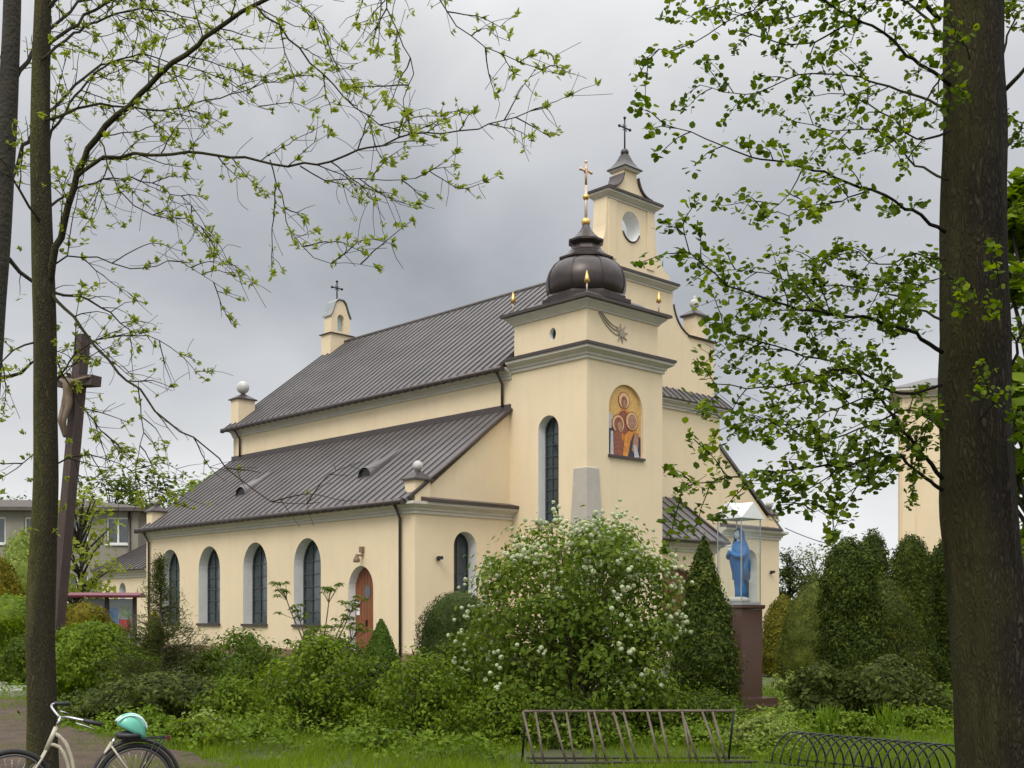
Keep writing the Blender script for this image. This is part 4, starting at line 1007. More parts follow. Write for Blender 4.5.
# low perennials
clipped('juniper_bush', 'low spreading grey green juniper at the foot of the feathery yew', 'bush', G(160, 18.6), .8, .85, 'dome', LM['juniper'], 8000, .09, 'spray', seed=35, lump=.5, depthj=.3, upb=.2, core=.78)
bush('leafy_bush', 'low bright green bush right of the spreading juniper', 'bush', G(232, 18.2), .55, .75, LM['fresh'], leaves=4200, ls=.07, seed=141, clump=.1)
bush('leafy_bush', 'leafy green bush filling the gap between the two bright green bushes', 'bush', G(372, 18.8), .6, .95, LM['mid'], leaves=4200, ls=.075, seed=142, clump=.11)
bush('leafy_bush', 'low bright green bush under the left edge of the snowball bush', 'bush', G(500, 16.2), .55, .7, LM['fresh'], leaves=4000, ls=.07, seed=143, clump=.1)
bush('leafy_bush', 'low green bush right under the middle of the snowball bush', 'bush', G(572, 16.0), .6, .62, LM['mid'], leaves=4000, ls=.07, seed=144, clump=.1)
pl = [(146, 17.0, .3, .4, 'cover', 'low leafy clump in front of the spreading juniper'), (205, 17.4, .36, .3, 'hosta', 'pale broad leaved clump right of the yew'), (205, 15.9, .45, .36, 'fresh', 'bright green leafy clump behind the parked bicycle wheel'), (262, 16.6, .3, .3, 'fresh', 'small bright clump left of the bright green bush'),
      (380, 15.4, .35, .26, 'cover', 'low clump between the two bright green bushes'), (792, 18.6, .3, .36, 'hosta', 'pale leaved clump beside the pedestal step'), (768, 16.6, .34, .3, 'fresh', 'bright low clump before the pedestal step'), (855, 17, .34, .3, 'fresh', 'yellow green clump between the two junipers'),
      (915, 17.6, .4, .36, 'fresh', 'yellow green clump right of the wider juniper'), (940, 19, .45, .5, 'fresh', 'bushy yellow green clump by the big trunk'), (790, 25, .5, .55, 'hosta', 'pale leafy clump behind the pedestal'), (700, 16, .35, .3, 'cover', 'low green clump behind the right end of the rack')]
for i, (px, Y, hw, h, m, lb) in enumerate(pl):
    bush('perennial_clump', lb, 'plant', G(px, Y), hw, h, LM[m], nst=10, leaves=900, ls=.08, seed=80 + i, clump=.06, tufts=30, group='low perennial clumps in the flower bed')
for i, (px, Y, lb) in enumerate(((827, 17.0, 'sword leaved clump in front of the low juniper'), (886, 17.2, 'sword leaved clump in front of the wider juniper'))):
    r = np.random.default_rng(95 + i); t = thing('iris_clump', lb, 'plant', G(px, Y), 0, 'sword leaved clumps'); b = MB()
    for k in range(70):
        a = r.uniform(0, 2 * PI); s = r.uniform(0, .2); x0, y0 = s * math.cos(a), s * math.sin(a); hh = r.uniform(.3, .52); dx, dy = r.normal() * .1, r.normal() * .1; w = .014; c, d = math.cos(a + 1.3) * w, math.sin(a + 1.3) * w
        b.add([(x0 - c, y0 - d, 0), (x0 + c, y0 + d, 0), (x0 + dx * .5 + c, y0 + dy * .5 + d, hh * .6), (x0 + dx * .5 - c, y0 + dy * .5 - d, hh * .6), (x0 + dx, y0 + dy, hh)], [(0, 1, 2, 3), (3, 2, 4)])
    b.build('foliage', LM['iris'], t, fix=False)

# grass and ground cover
def inpoly(x, y, poly):
    ins = np.zeros(len(x), bool); n = len(poly)
    for i in range(n):
        x1, y1 = poly[i]; x2, y2 = poly[(i + 1) % n]
        c = ((y1 > y) != (y2 > y)) & (x < (x2 - x1) * (y - y1) / (y2 - y1 + 1e-12) + x1); ins ^= c
    return ins
dirt = [(-9, 7), (-1.3, 7), (-2.0, 10.5), (-2.9, 12.4), (-3.3, 13.3), (-3.9, 13.9), (-4.2, 14.6), (-4.8, 15.1), (-5.4, 15.9), (-6.8, 17.6), (-8.5, 20.4), (-9.4, 23.2), (-12, 24.2), (-22, 24), (-22, 7)]
def scatter_grass(name, n, ymin, ymax, hmin, hmax, wd_, seed, dens):
    r = np.random.default_rng(seed); Y = ymin + (ymax - ymin) * r.uniform(0, 1, n) ** 1.2; X = r.uniform(-.47, .47, n) * Y * 1.05
    ind = inpoly(X, Y, dirt)
    ns = np.array([mnoise.noise(Vector((x * .8, y * .8, 5.0))) for x, y in zip(X, Y)]); k = (ns + r.normal(size=n) * .22) > np.where(ind, .2, dens)
    X, Y = X[k], Y[k]; m = len(X); hh = r.uniform(hmin, hmax, m) * (1 + .6 * ns[k]); a = r.uniform(0, 2 * PI, m); w = wd_ * r.uniform(.6, 1.3, m); ln = r.normal(size=(m, 2)) * hh[:, None] * .45
    z = np.full(m, -.05)
    v0 = np.stack([X - np.cos(a) * w, Y - np.sin(a) * w, z], 1); v1 = np.stack([X + np.cos(a) * w, Y + np.sin(a) * w, z], 1); v2 = np.stack([X + ln[:, 0], Y + ln[:, 1], hh], 1)
    V = np.stack([v0, v1, v2], 1).reshape(-1, 3)
    o = mesh_arrays(name, [(V, np.arange(3 * m).reshape(m, 3), 0)], LM['grass']); tag(o, 'short fresh grass growing over the ground in front of the flower bed', 'grass', kind='stuff')
scatter_grass('grass', 110000, 12.6, 27, .05, .13, .009, 101, -.28)
r = np.random.default_rng(102); n = 60000
Y = 14.0 + 12.5 * r.uniform(0, 1, n) ** 1.25; X = r.uniform(-.46, .47, n) * Y; k = ~inpoly(X, Y, dirt)
ns = np.array([mnoise.noise(Vector((x * 1.3, y * 1.3, 9.0))) + .5 * mnoise.noise(Vector((x * 3.1, y * 3.1, 2.0))) for x, y in zip(X, Y)])
edge = 15.0 + .5 * np.sin(X * 1.3) + .35 * np.sin(X * 3.1 + 1)
k &= (ns + r.normal(size=n) * .12) > np.where(Y < edge, .42, -.22)
k &= ~((X > 4.2) & (Y < 16.5)); k &= ~((X > 3.3) & (X < 5.2) & (Y > 18.4) & (Y < 22.4)); X, Y, ns = X[k], Y[k], ns[k]
hgt = np.clip(.14 + .42 * np.clip(ns + .15, 0, 1), .05, .42) * np.clip((Y - 13.6) / 1.6, .35, 1)
Cc = np.stack([X, Y, hgt * r.uniform(0, 1, len(X)) ** .6 + .01], 1)
o = mesh_arrays('ground_cover', [leaf_arrays(Cc, r.normal(size=Cc.shape) * .6 + np.array([0, -.25, 1]), .08 * r.uniform(.45, 1.25, len(Cc)), 'diamond', None, 0, r)], LM['cover'])
tag(o, 'low mixed leafy ground cover filling the flower bed', 'ground cover', kind='stuff')
# ================================================================ trees
def limb(mb, pts, r0, r1, step=.14, jit=.008, r=None, n=7, bump=0.0):
    p = spline(pts, step, jit, r); rad = r0 + (r1 - r0) * np.linspace(0, 1, len(p)) ** .8
    mb.tube(p, list(rad), n, bump=bump); return p
def P3(l):   # (px, py, depth) list
    return [tuple(W(a, b_, c)) for a, b_, c in l]

def left_tree():
    r = np.random.default_rng(201)
    t = thing('leafing_tree', 'slim tree at left with mossy trunk and long branches of young yellow green leaves', 'tree', G(42, 11))
    off = np.array(t.location)
    b = MB(); Y = 11.0
    trunk = P3([(43, 812, Y), (42, 700, Y), (40, 620, Y), (46, 480, Y), (44, 300, Y), (40, 150, Y + .1), (43, 0, Y + .15), (48, -160, Y + .2), (40, -330, Y + .2), (55, -520, Y + .2)])
    tp = spline(trunk, .2); b.tube(tp, [.175 if i == 0 else max(.142 - .0085 * (p[2]), .03) + .03 * math.exp(-p[2] * 3) for i, p in enumerate(tp)], 14, bump=.10, bs=2.5)
    L2 = [(45, 288, 11), (62, 235, 10.9), (78, 175, 10.8), (98, 138, 10.7), (150, 85, 10.5), (205, 38, 10.3), (240, 10, 10.2), (285, -8, 10.1), (345, -45, 9.9), (420, -90, 9.8)]
    L3 = [(76, 178, 10.8), (95, 160, 10.7), (150, 154, 10.6), (230, 156, 10.5), (300, 166, 10.4), (345, 155, 10.3), (410, 135, 10.2), (475, 128, 10.2), (545, 108, 10.3)]
    L4 = [(255, 5, 10.1), (290, 38, 10.1), (330, 85, 10.2), (355, 108, 10.2), (395, 128, 10.3), (440, 138, 10.4)]
    L5 = [(380, -70, 9.9), (388, 10, 9.8), (402, 45, 9.8), (415, 75, 9.7), (400, 100, 9.7), (412, 130, 9.7)]
    L6 = [(420, -90, 9.8), (440, -5, 9.8), (470, 35, 9.8), (520, 62, 9.9), (558, 74, 10)]
    L7 = [(300, 166, 10.4), (325, 178, 10.5), (360, 178, 10.6), (415, 178, 10.6), (455, 153, 10.7)]
    L8 = [(270, 160, 10.5), (282, 195, 10.4), (290, 232, 10.3), (315, 258, 10.3), (345, 262, 10.3), (378, 268, 10.4)]
    L9 = [(50, 292, 11), (72, 318, 10.8), (97, 346, 10.7), (118, 372, 10.6), (138, 388, 10.6), (166, 423, 10.5), (205, 445, 10.5), (228, 468, 10.4), (255, 492, 10.4), (290, 505, 10.4), (322, 502, 10.4)]
    L10 = [(138, 388, 10.6), (142, 430, 10.5), (135, 470, 10.5), (140, 500, 10.5)]
    L11 = [(45, 330, 11), (75, 395, 11.2), (110, 440, 11.3), (150, 470, 11.4), (190, 485, 11.5)]
    L12 = [(40, 160, 11.1), (80, 90, 11.6), (130, 55, 12), (200, 70, 12.3), (270, 110, 12.5)]
    L13 = [(42, 20, 11.1), (90, -60, 11.2), (160, -70, 11.3), (230, -30, 11.4), (300, 5, 11.5), (340, 45, 11.6)]
    L14 = [(44, 230, 11), (20, 190, 10.8), (-20, 140, 10.6), (-80, 110, 10.4)]
    L15 = [(98, 138, 10.7), (120, 190, 10.6), (150, 215, 10.6), (200, 225, 10.6), (240, 275, 10.7)]
    L16 = [(44, 270, 11), (80, 255, 11.3), (130, 268, 11.5), (180, 262, 11.7), (225, 290, 11.8)]
    L17 = [(44, 340, 11), (15, 350, 10.8), (-10, 375, 10.7), (-40, 380, 10.6)]
    L18 = [(44, 440, 11), (15, 470, 10.9), (-5, 480, 10.9), (-30, 475, 10.8)]
    L19 = [(42, 60, 11), (95, 20, 11.6), (150, 10, 12.1), (215, 30, 12.6), (250, 75, 12.9)]
    L20 = [(45, 210, 11), (85, 185, 11.6), (140, 180, 12.2), (190, 205, 12.7), (215, 250, 12.9)]
    L21 = [(45, 400, 11), (80, 350, 11.6), (125, 335, 12.1), (170, 345, 12.5), (205, 380, 12.7)]
    L22 = [(44, 120, 11), (100, 105, 11.4), (160, 110, 11.9), (230, 95, 12.3), (310, 70, 12.6)]
    L23 = [(46, 470, 11), (80, 455, 11.4), (120, 465, 11.8), (160, 500, 12.1)]
    LS = [(L19, .03, .006), (L20, .026, .006), (L21, .024, .006), (L22, .03, .006), (L23, .018, .005), (L2, .075, .02), (L3, .034, .008), (L4, .02, .007), (L5, .016, .006), (L6, .016, .006), (L7, .013, .005), (L8, .013, .004), (L9, .034, .006), (L10, .012, .004), (L11, .02, .005), (L12, .03, .006), (L13, .03, .006), (L14, .03, .01), (L15, .015, .005), (L16, .018, .005), (L17, .02, .006), (L18, .014, .005)]
    # limbs above the frame and to the sides
    for k in range(7):
        a = r.uniform(0, 2 * PI); z0 = r.uniform(7.2, 11.5); s = np.array(W(45, 0, 11.15)); s[2] = z0; e = s + np.array([math.cos(a) * 2.4, math.sin(a) * 2.4, r.uniform(.8, 2)])
        LS.append(([s, (s + e) / 2 + np.array([0, 0, .3]), e], .035, .008))
    P = []; N = []; T = []; SZ = []
    def tuft(q, d, m=5, sz=.085):
        for _ in range(int(m * 1.9)):
            dd = unit(d * .55 + r.normal(size=3) * .5 + np.array([0, 0, .35])); l_ = sz * r.uniform(.45, .98); P.append(q + dd * l_ * .5); T.append(dd); SZ.append(l_); N.append(np.array([0, 0, .8]) + r.normal(size=3) * .7)
    for li, (l, r0, r1) in enumerate(LS):
        pts = P3(l) if len(l[0]) == 3 and not isinstance(l[0], np.ndarray) else [tuple(q) for q in l]
        p = limb(b, pts, r0 * .52, r1 * .5, .12, .012, r, 6)
        n = len(p); thin = r0 < .025
        i = 2 if thin else max(3, int(n * .12))
        while i < n - 1:
            d = unit(p[i] - p[i - 1]); side = unit(np.cross(d, r.normal(size=3))); ln = r.uniform(.25, 1.0) * (1.1 - .4 * i / n)
            if li in (5, 13, 16, 17): ln *= 1.15
            e1 = p[i] + (side * .75 + d * .65) * ln * .5 + np.array([0, 0, .02]); e2 = e1 + (side * .4 + d * .6) * ln * .5 + np.array([0, 0, r.uniform(-.16, .14) * ln])
            q = spline([p[i], e1, e2], .07, .004, r); b.tube(q, np.linspace(.0065, .0025, len(q)), 4)
            for j in range(1, len(q)):
                if r.uniform() < (.42 if li != 12 else .12): tuft(q[j], unit(q[j] - q[j - 1]), r.integers(3, 6), r.uniform(.05, .1))
                if r.uniform() < .28:
                    dd = unit(np.cross(unit(q[j] - q[j - 1]), r.normal(size=3)) * .7 + unit(q[j] - q[j - 1]) * .5); e = q[j] + dd * r.uniform(.1, .3) + np.array([0, 0, -.05]); b.tube([q[j], (q[j] + e) / 2 + r.normal(size=3) * .01, e], [.004, .003, .002], 3)
                    if r.uniform() < (.8 if li != 12 else .25): tuft(e, dd, r.integers(3, 6), r.uniform(.05, .1))
            for _ in range(2):       # bare side twigs
                j = int(r.integers(1, len(q))); dd = unit(unit(q[j] - q[j - 1]) * .6 + r.normal(size=3) * .6); e = q[j] + dd * r.uniform(.12, .4)
                b.tube(spline([q[j], (q[j] + e) / 2 + r.normal(size=3) * .025, e], .08), [.0032, .003, .0028, .0025, .0022, .002, .0018, .0016, .0015, .0014][:len(spline([q[j], (q[j] + e) / 2, e], .08))] if False else .0026, 3)
            if r.uniform() < .85 and li != 12: tuft(q[-1], d, 5, .1)
            if r.uniform() < .5 and thin and li != 12: tuft(p[i], d, 4, .085)
            i += r.integers(1, 3) if li != 12 else r.integers(2, 4)
        if li != 12: tuft(p[-1], unit(p[-1] - p[-2]), 6, .1)
    # trunk sprouts
    for _ in range(60):
        q = tp[r.integers(12, len(tp) - 8)]; tuft(q + unit(np.append(r.normal(size=2), 0)) * .2, r.normal(size=3), 4, .09)
    tr = b.build('trunk', M['bark'], t, fix=False); tr.location = tuple(-off)
    P_, N_, T_ = map(np.array, (P, N, T))
    cr_ = mesh_arrays('crown', [leaf_arrays(P_, N_, np.array(SZ), 'lance2', T_, 0, r), ], LM['young'], t); cr_.location = tuple(-off)
left_tree()

def edge_tree():
    r = np.random.default_rng(211)
    t = thing('leafing_tree', 'dark narrow tree trunk cut by the upper left corner of the picture', 'tree', G(-25, 12.6)); off = np.array(t.location)
    b = MB(); tp = spline(P3([(-40, 790, 12.6), (-32, 600, 12.6), (-12, 380, 12.6), (2, 200, 12.6), (10, 60, 12.6), (14, -60, 12.6), (20, -300, 12.7), (26, -480, 12.8)]), .2)
    b.tube(tp, [max(.17 - .009 * p[2], .03) for p in tp], 12, bump=.1, bs=2.5); P = []; N = []; T = []
    for l in ([(-12, 380, 12.6), (20, 370, 12.4), (50, 350, 12.2)], [(2, 200, 12.6), (28, 140, 12.9), (60, 100, 13.2), (120, 60, 13.5), (190, 80, 13.8)], [(8, 100, 12.6), (-40, 40, 12.4), (-90, 10, 12.2)], [(8, 90, 12.6), (60, 20, 12.8), (120, -10, 13), (170, 30, 13.3)], [(14, -60, 12.6), (80, -120, 12.9), (160, -120, 13.3)], [(0, 250, 12.6), (40, 290, 12.9), (90, 300, 13.1), (130, 330, 13.3)]):
        p = limb(b, P3(l), .03, .006, .12, .012, r, 6)
        for i in range(2, len(p)):
            d = unit(p[i] - p[i - 1]); s = unit(np.cross(d, r.normal(size=3))); ln = r.uniform(.2, .7); e = p[i] + (s * .8 + d * .6) * ln + np.array([0, 0, -.1 * ln]); q = spline([p[i], (p[i] + e) / 2 + np.array([0, 0, .04]), e], .08, .004, r); b.tube(q, np.linspace(.006, .0025, len(q)), 4)
            for j in range(1, len(q)):
                if r.uniform() < .45:
                    for _ in range(r.integers(3, 6)):
                        dd = unit(d * .5 + r.normal(size=3) * .7); P.append(q[j] + dd * .05); T.append(dd); N.append(np.array([0, 0, 1.]) + r.normal(size=3) * .6)
    tr = b.build('trunk', M['bark_grey'], t, fix=False); tr.location = tuple(-off); P, N, T = map(np.array, (P, N, T))
    c = mesh_arrays('crown', [leaf_arrays(P, N, r.uniform(.04, .09, len(P)), 'diamond', T, 0, r)], LM['young'], t); c.location = tuple(-off)
edge_tree()

def right_tree():
    r = np.random.default_rng(221)
    t = thing('broadleaf_tree', 'thick barked tree at right with dark trunk and sprays of round green leaves', 'tree', G(990, 9.5)); off = np.array(t.location)
    b = MB(); Y = 9.5
    tp = spline(P3([(1008, 836, Y), (1002, 768, Y), (988, 610, Y), (977, 480, Y), (974, 300, Y), (974, 150, Y), (974, 0, Y), (976, -160, Y + .05), (972, -350, Y + .1), (980, -560, Y + .1)]), .12)
    b.tube(tp, [float(np.interp(p[2], [-.1, .2, .55, 1.9, 2.9, 4.4, 6.8, 11.5], [.46, .39, .34, .30, .288, .264, .225, .08])) for p in tp], 36, bump=.13, bs=4.5)
    def L(l): return P3(l)
    LS = [
        ([(950, 85, 9.4), (905, 52, 9.2), (862, 22, 9.1), (805, 46, 9.0), (770, 40, 9.0), (735, 30, 9.0)], .03, .006, .9),
        ([(862, 22, 9.1), (800, -5, 8.9), (740, 15, 8.8), (695, 40, 8.8), (660, 52, 8.7), (638, 57, 8.7)], .016, .004, 1.0),
        ([(945, 232, 9.4), (905, 208, 9.1), (870, 190, 8.9), (803, 167, 8.7), (750, 158, 8.6), (722, 146, 8.6), (690, 132, 8.5), (664, 124, 8.5)], .03, .005, 1.0),
        ([(803, 167, 8.7), (790, 195, 8.6), (768, 212, 8.6)], .01, .004, 1.2),
        ([(870, 190, 8.9), (830, 205, 8.7), (800, 212, 8.6), (765, 214, 8.5)], .012, .004, .9),
        ([(942, 352, 9.4), (915, 335, 9.1), (885, 322, 8.9), (830, 314, 8.7), (790, 306, 8.6), (756, 296, 8.5), (715, 275, 8.4), (690, 250, 8.4), (683, 225, 8.4)], .034, .006, 1.35),
        ([(830, 314, 8.7), (790, 282, 8.7), (755, 272, 8.7), (715, 272, 8.7)], .012, .004, 1.0),
        ([(942, 385, 9.4), (900, 395, 9.3), (860, 372, 9.2), (820, 358, 9.1), (775, 345, 9.0), (725, 330, 9.0)], .026, .005, 1.4),
        ([(942, 478, 9.4), (910, 440, 9.0), (880, 398, 8.8), (845, 368, 8.7), (805, 382, 8.6), (765, 388, 8.5), (715, 384, 8.5)], .036, .006, 1.35),
        ([(880, 398, 8.8), (850, 402, 8.6), (815, 420, 8.5), (775, 440, 8.4)], .013, .004, 1.4),
        ([(942, 490, 9.4), (915, 470, 9.0), (890, 455, 8.8), (840, 466, 8.6), (800, 470, 8.5), (760, 472, 8.5), (730, 478, 8.4), (700, 484, 8.4), (684, 485, 8.4)], .032, .005, 1.5),
        ([(840, 466, 8.6), (815, 486, 8.5), (788, 496, 8.4)], .012, .004, 1.5),
        ([(890, 455, 8.8), (870, 480, 8.6), (835, 500, 8.5), (815, 512, 8.5)], .012, .004, 1.3),
        ([(940, 20, 9.4), (895, -30, 9.2), (850, -50, 9.0), (790, -40, 8.9), (720, -35, 8.8), (680, -20, 8.8)], .035, .006, 1.1),
        ([(950, 60, 9.3), (930, 95, 8.9), (905, 130, 8.7), (880, 150, 8.6), (850, 150, 8.5)], .02, .004, .9),
        ([(950, 130, 9.3), (915, 140, 9.0), (880, 110, 8.9), (845, 95, 8.8), (800, 95, 8.8)], .02, .004, .9),
        ([(1005, 90, 9.5), (1030, 60, 9.4), (1070, 30, 9.3), (1120, 20, 9.2)], .035, .008, 1.0),
        ([(1005, 270, 9.5), (1030, 280, 9.2), (1060, 300, 9.0)], .02, .006, 1.2),
        ([(1008, 380, 9.5), (1025, 330, 9.4), (1050, 280, 9.3), (1090, 250, 9.2)], .03, .006, 1.0),
        ([(985, 300, 9.2), (1000, 285, 8.9), (1030, 270, 8.7)], .012, .004, 1.3),
        ([(980, 420, 9.2), (1000, 400, 8.9), (1020, 415, 8.8)], .012, .004, 1.3),
        ([(975, 290, 9.2), (950, 280, 8.9), (920, 285, 8.7), (895, 300, 8.6)], .012, .004, 1.3),
        ([(970, 60, 9.2), (960, 40, 8.9), (945, 55, 8.8)], .01, .004, 1.3),
        ([(948, 45, 9.3), (915, 10, 9.6), (870, -8, 9.9), (810, 15, 10.1), (760, 20, 10.2), (720, 5, 10.3)], .024, .005, 1.2),
        ([(948, 110, 9.3), (900, 90, 9.7), (850, 75, 10.0), (800, 75, 10.2), (745, 95, 10.3), (700, 85, 10.3)], .022, .005, 1.1),
        ([(948, 180, 9.3), (915, 165, 9.6), (875, 130, 9.9), (835, 130, 10.1), (790, 120, 10.2)], .02, .005, 1.1),
        ([(945, 260, 9.3), (915, 255, 9.7), (880, 265, 10.0), (850, 250, 10.2), (815, 262, 10.3)], .018, .005, 1.2),
        ([(942, 320, 9.3), (905, 300, 9.7), (870, 290, 10.1), (825, 285, 10.3), (770, 300, 10.4)], .02, .005, 1.3),
        ([(942, 430, 9.3), (910, 410, 9.7), (870, 425, 10.0), (820, 440, 10.2), (770, 420, 10.3), (720, 430, 10.3)], .022, .005, 1.4),
        ([(1000, 160, 9.6), (1018, 130, 9.9), (1050, 110, 10.2), (1100, 120, 10.4)], .022, .005, 1.3),
        ([(1000, 60, 9.6), (1015, 20, 9.8), (1040, -10, 10)], .022, .005, 1.3),
        ([(1005, 210, 9.5), (1022, 200, 9.2), (1045, 190, 9.0)], .016, .005, 1.4),
        ([(1008, 330, 9.6), (1022, 345, 9.9), (1050, 350, 10.1)], .018, .005, 1.4),
        ([(1010, 440, 9.6), (1024, 430, 9.8), (1060, 420, 10)], .018, .005, 1.4),
        ([(950, 410, 9.3), (925, 415, 8.9), (900, 430, 8.8), (870, 440, 8.7)], .014, .004, 1.3),
    ]
    for k in range(12):      # limbs of the crown above the frame
        a = r.uniform(0, 2 * PI); s = np.array(W(975, -20, 9.5)); s[2] = r.uniform(7.0, 10.6); e = s + np.array([math.cos(a) * 2.2, math.sin(a) * 2.2, r.uniform(.3, 1.6)]); LS.append(([tuple(s), tuple((s + e) / 2 + np.array([0, 0, .2])), tuple(e)], .04, .008, 1.0))
    P = []; N = []; T = []
    def leafy(q, d, m):
        for _ in range(m):
            dd = unit(d * .5 + r.normal(size=3) * .6 + np.array([0, 0, -.15])); P.append(q + dd * r.uniform(.03, .075)); T.append(dd); N.append(np.array([0, -.15, 1.]) + r.normal(size=3) * .65)
    for l, r0, r1, dn in LS:
        pts = L(l) if abs(l[0][0]) > 20 else l
        p = limb(b, pts, r0 * .55, r1 * .6, .1, .01, r, 6)
        i = 2 if r0 < .02 else 4
        while i < len(p):
            d = unit(p[i] - p[i - 1]); s = unit(np.cross(d, r.normal(size=3))); ln = r.uniform(.12, .42) * min(dn, 1.15)
            e = p[i] + (s * .75 + d * .6) * ln + np.array([0, 0, -.12 * ln]); q = spline([p[i], (p[i] + e) / 2 + np.array([0, 0, .025]), e], .055, .003, r); b.tube(q, np.linspace(.005, .0022, len(q)), 4)
            for j in range(1, len(q)):
                leafy(q[j], unit(q[j] - q[j - 1]), int(r.integers(2, 5) * dn + .5))
                if dn > 1.15 and r.uniform() < .5:
                    e2 = q[j] + np.clip(r.normal(size=3), -1.3, 1.3) * np.array([.09, .09, .06]); b.tube([q[j], e2], .0022, 3); leafy(e2, unit(e2 - q[j]), r.integers(2, 5))
            leafy(q[-1], d, int(4 * dn)); leafy(p[i], d, int(r.integers(0, 3) * dn))
            i += 1 if dn > 1.05 else r.integers(1, 3)
        leafy(p[-1], d, 4)
    tr = b.build('trunk', M['bark_r'], t, fix=False); tr.location = tuple(-off); P, N, T = map(np.array, (P, N, T))
    c = mesh_arrays('crown', [leaf_arrays(P, N, r.uniform(.03, .07, len(P)), 'round', T, 0, r)], LM['alder'], t); c.location = tuple(-off)

def barkmat(name, c1, c2, moss, sc_=34, mossy=.7):
    m = bpy.data.materials.new(name); m.use_nodes = True; t = m.node_tree; b = t.nodes['Principled BSDF']; b.inputs['Roughness'].default_value = .95; b.inputs['Specular IOR Level'].default_value = .2
    co = t.nodes.new('ShaderNodeTexCoord'); mp = t.nodes.new('ShaderNodeMapping'); mp.inputs['Scale'].default_value = (1, 1, .22); t.links.new(co.outputs['Object'], mp.inputs[0])
    v = t.nodes.new('ShaderNodeTexVoronoi'); v.feature = 'DISTANCE_TO_EDGE'; v.inputs['Scale'].default_value = sc_
    nz = t.nodes.new('ShaderNodeTexNoise'); nz.inputs['Scale'].default_value = 9; nz.inputs['Detail'].default_value = 8; t.links.new(mp.outputs[0], nz.inputs[0])
    ad = t.nodes.new('ShaderNodeVectorMath'); ad.operation = 'MULTIPLY_ADD'; ad.inputs[1].default_value = (.22, .22, .22); t.links.new(nz.outputs['Color'], ad.inputs[0]); t.links.new(mp.outputs[0], ad.inputs[2]); t.links.new(ad.outputs[0], v.inputs['Vector'])
    mr = t.nodes.new('ShaderNodeMapRange'); mr.inputs[2].default_value = .4; t.links.new(v.outputs['Distance'], mr.inputs[0])
    mu = t.nodes.new('ShaderNodeMath'); mu.operation = 'MULTIPLY'; t.links.new(mr.outputs[0], mu.inputs[0]); t.links.new(nz.outputs[0], mu.inputs[1])
    cr = t.nodes.new('ShaderNodeValToRGB'); cr.color_ramp.elements[0].color = (*c1, 1); cr.color_ramp.elements[1].color = (*c2, 1); cr.color_ramp.elements[1].position = .6; t.links.new(mu.outputs[0], cr.inputs[0])
    n2 = t.nodes.new('ShaderNodeTexNoise'); n2.inputs['Scale'].default_value = 1.3; n2.inputs['Detail'].default_value = 6; t.links.new(co.outputs['Object'], n2.inputs[0])
    g = t.nodes.new('ShaderNodeNewGeometry'); sp = t.nodes.new('ShaderNodeSeparateXYZ'); t.links.new(g.outputs['Normal'], sp.inputs[0])   # mossy green and the lit tone of the left side, painted into the colour
    ms = t.nodes.new('ShaderNodeMath'); ms.operation = 'MULTIPLY_ADD'; ms.inputs[1].default_value = -.35; t.links.new(sp.outputs[0], ms.inputs[0]); t.links.new(n2.outputs[0], ms.inputs[2])
    m2 = t.nodes.new('ShaderNodeMapRange'); m2.inputs[1].default_value = .38; m2.inputs[2].default_value = .85; m2.inputs[4].default_value = mossy; t.links.new(ms.outputs[0], m2.inputs[0])
    mx = t.nodes.new('ShaderNodeMix'); mx.data_type = 'RGBA'; mx.inputs[7].default_value = (*moss, 1); t.links.new(m2.outputs[0], mx.inputs[0]); t.links.new(cr.outputs[0], mx.inputs[6]); t.links.new(mx.outputs[2], b.inputs['Base Color'])
    bp = t.nodes.new('ShaderNodeBump'); bp.inputs['Strength'].default_value = 1; bp.inputs['Distance'].default_value = .035; t.links.new(mu.outputs[0], bp.inputs['Height']); t.links.new(bp.outputs[0], b.inputs['Normal'])
    return m
M['bark_r'] = barkmat('bark_fissured', (.009, .007, .005), (.05, .038, .027), (.06, .055, .017))
right_tree()
for c_ in [o for o in bpy.data.objects['leafing_tree'].children if o.name.startswith('trunk')]: c_.data.materials[0] = barkmat('bark_moss_lit', (.04, .034, .02), (.085, .074, .04), (.115, .112, .034), 60, .95)

# far trees
def far_tree(px, Y, h, hw, lm, seed, label, group=None, con=False, leaves=2600):
    r = np.random.default_rng(seed); t = thing('conifer_tree' if con else 'pale_tree' if lm == 'fresh' else 'leafy_tree', label, 'tree', G(px, Y), 0, group); b = MB()
    b.tube([(0, 0, -.2), (.05, .05, h * .45), (0, 0, h * .9)], [.035 * h * .5, .02 * h * .5, .03], 7); C = []
    K = 46
    for k in range(K):
        z = r.uniform(.18, .97); a = r.uniform(0, 2 * PI); pr = (1.05 - z) ** .85 if con else math.sqrt(max(1 - abs(2 * (z - .12) / .9 - .95) ** 2.2, .06))
        q = np.array([math.cos(a) * hw * pr * r.uniform(.35, 1), math.sin(a) * hw * pr * r.uniform(.35, 1), z * h])
        b.tube([(0, 0, q[2] * .78), tuple(q)], [.03 + .004 * h, .02], 4)
        m = leaves // K; C.append(q + r.normal(size=(m, 3)) * hw * np.array([.17, .17, .13 if not con else .09]))
    b.build('trunk', M['bark_grey'], t); C = np.concatenate(C); N = unit(C - np.array([0, 0, h * .5])) + np.array([0, 0, .5]) + r.normal(size=C.shape) * .6
    mesh_arrays('crown', [leaf_arrays(C, N, h * .038 * r.uniform(.6, 1.3, len(C)), 'diamond', None, 0, r)], LM[lm], t)
far_tree(205, 95, 13.2, 3.4, 'fresh', 301, 'light green tree rising behind the left end of the aisle roof')
far_tree(152, 110, 15.0, 4.2, 'far', 302, 'dark green tree crown above the grey house roof beside the church')
far_tree(112, 100, 13.6, 3.8, 'far', 303, 'green tree crown directly over the right end of the grey house')
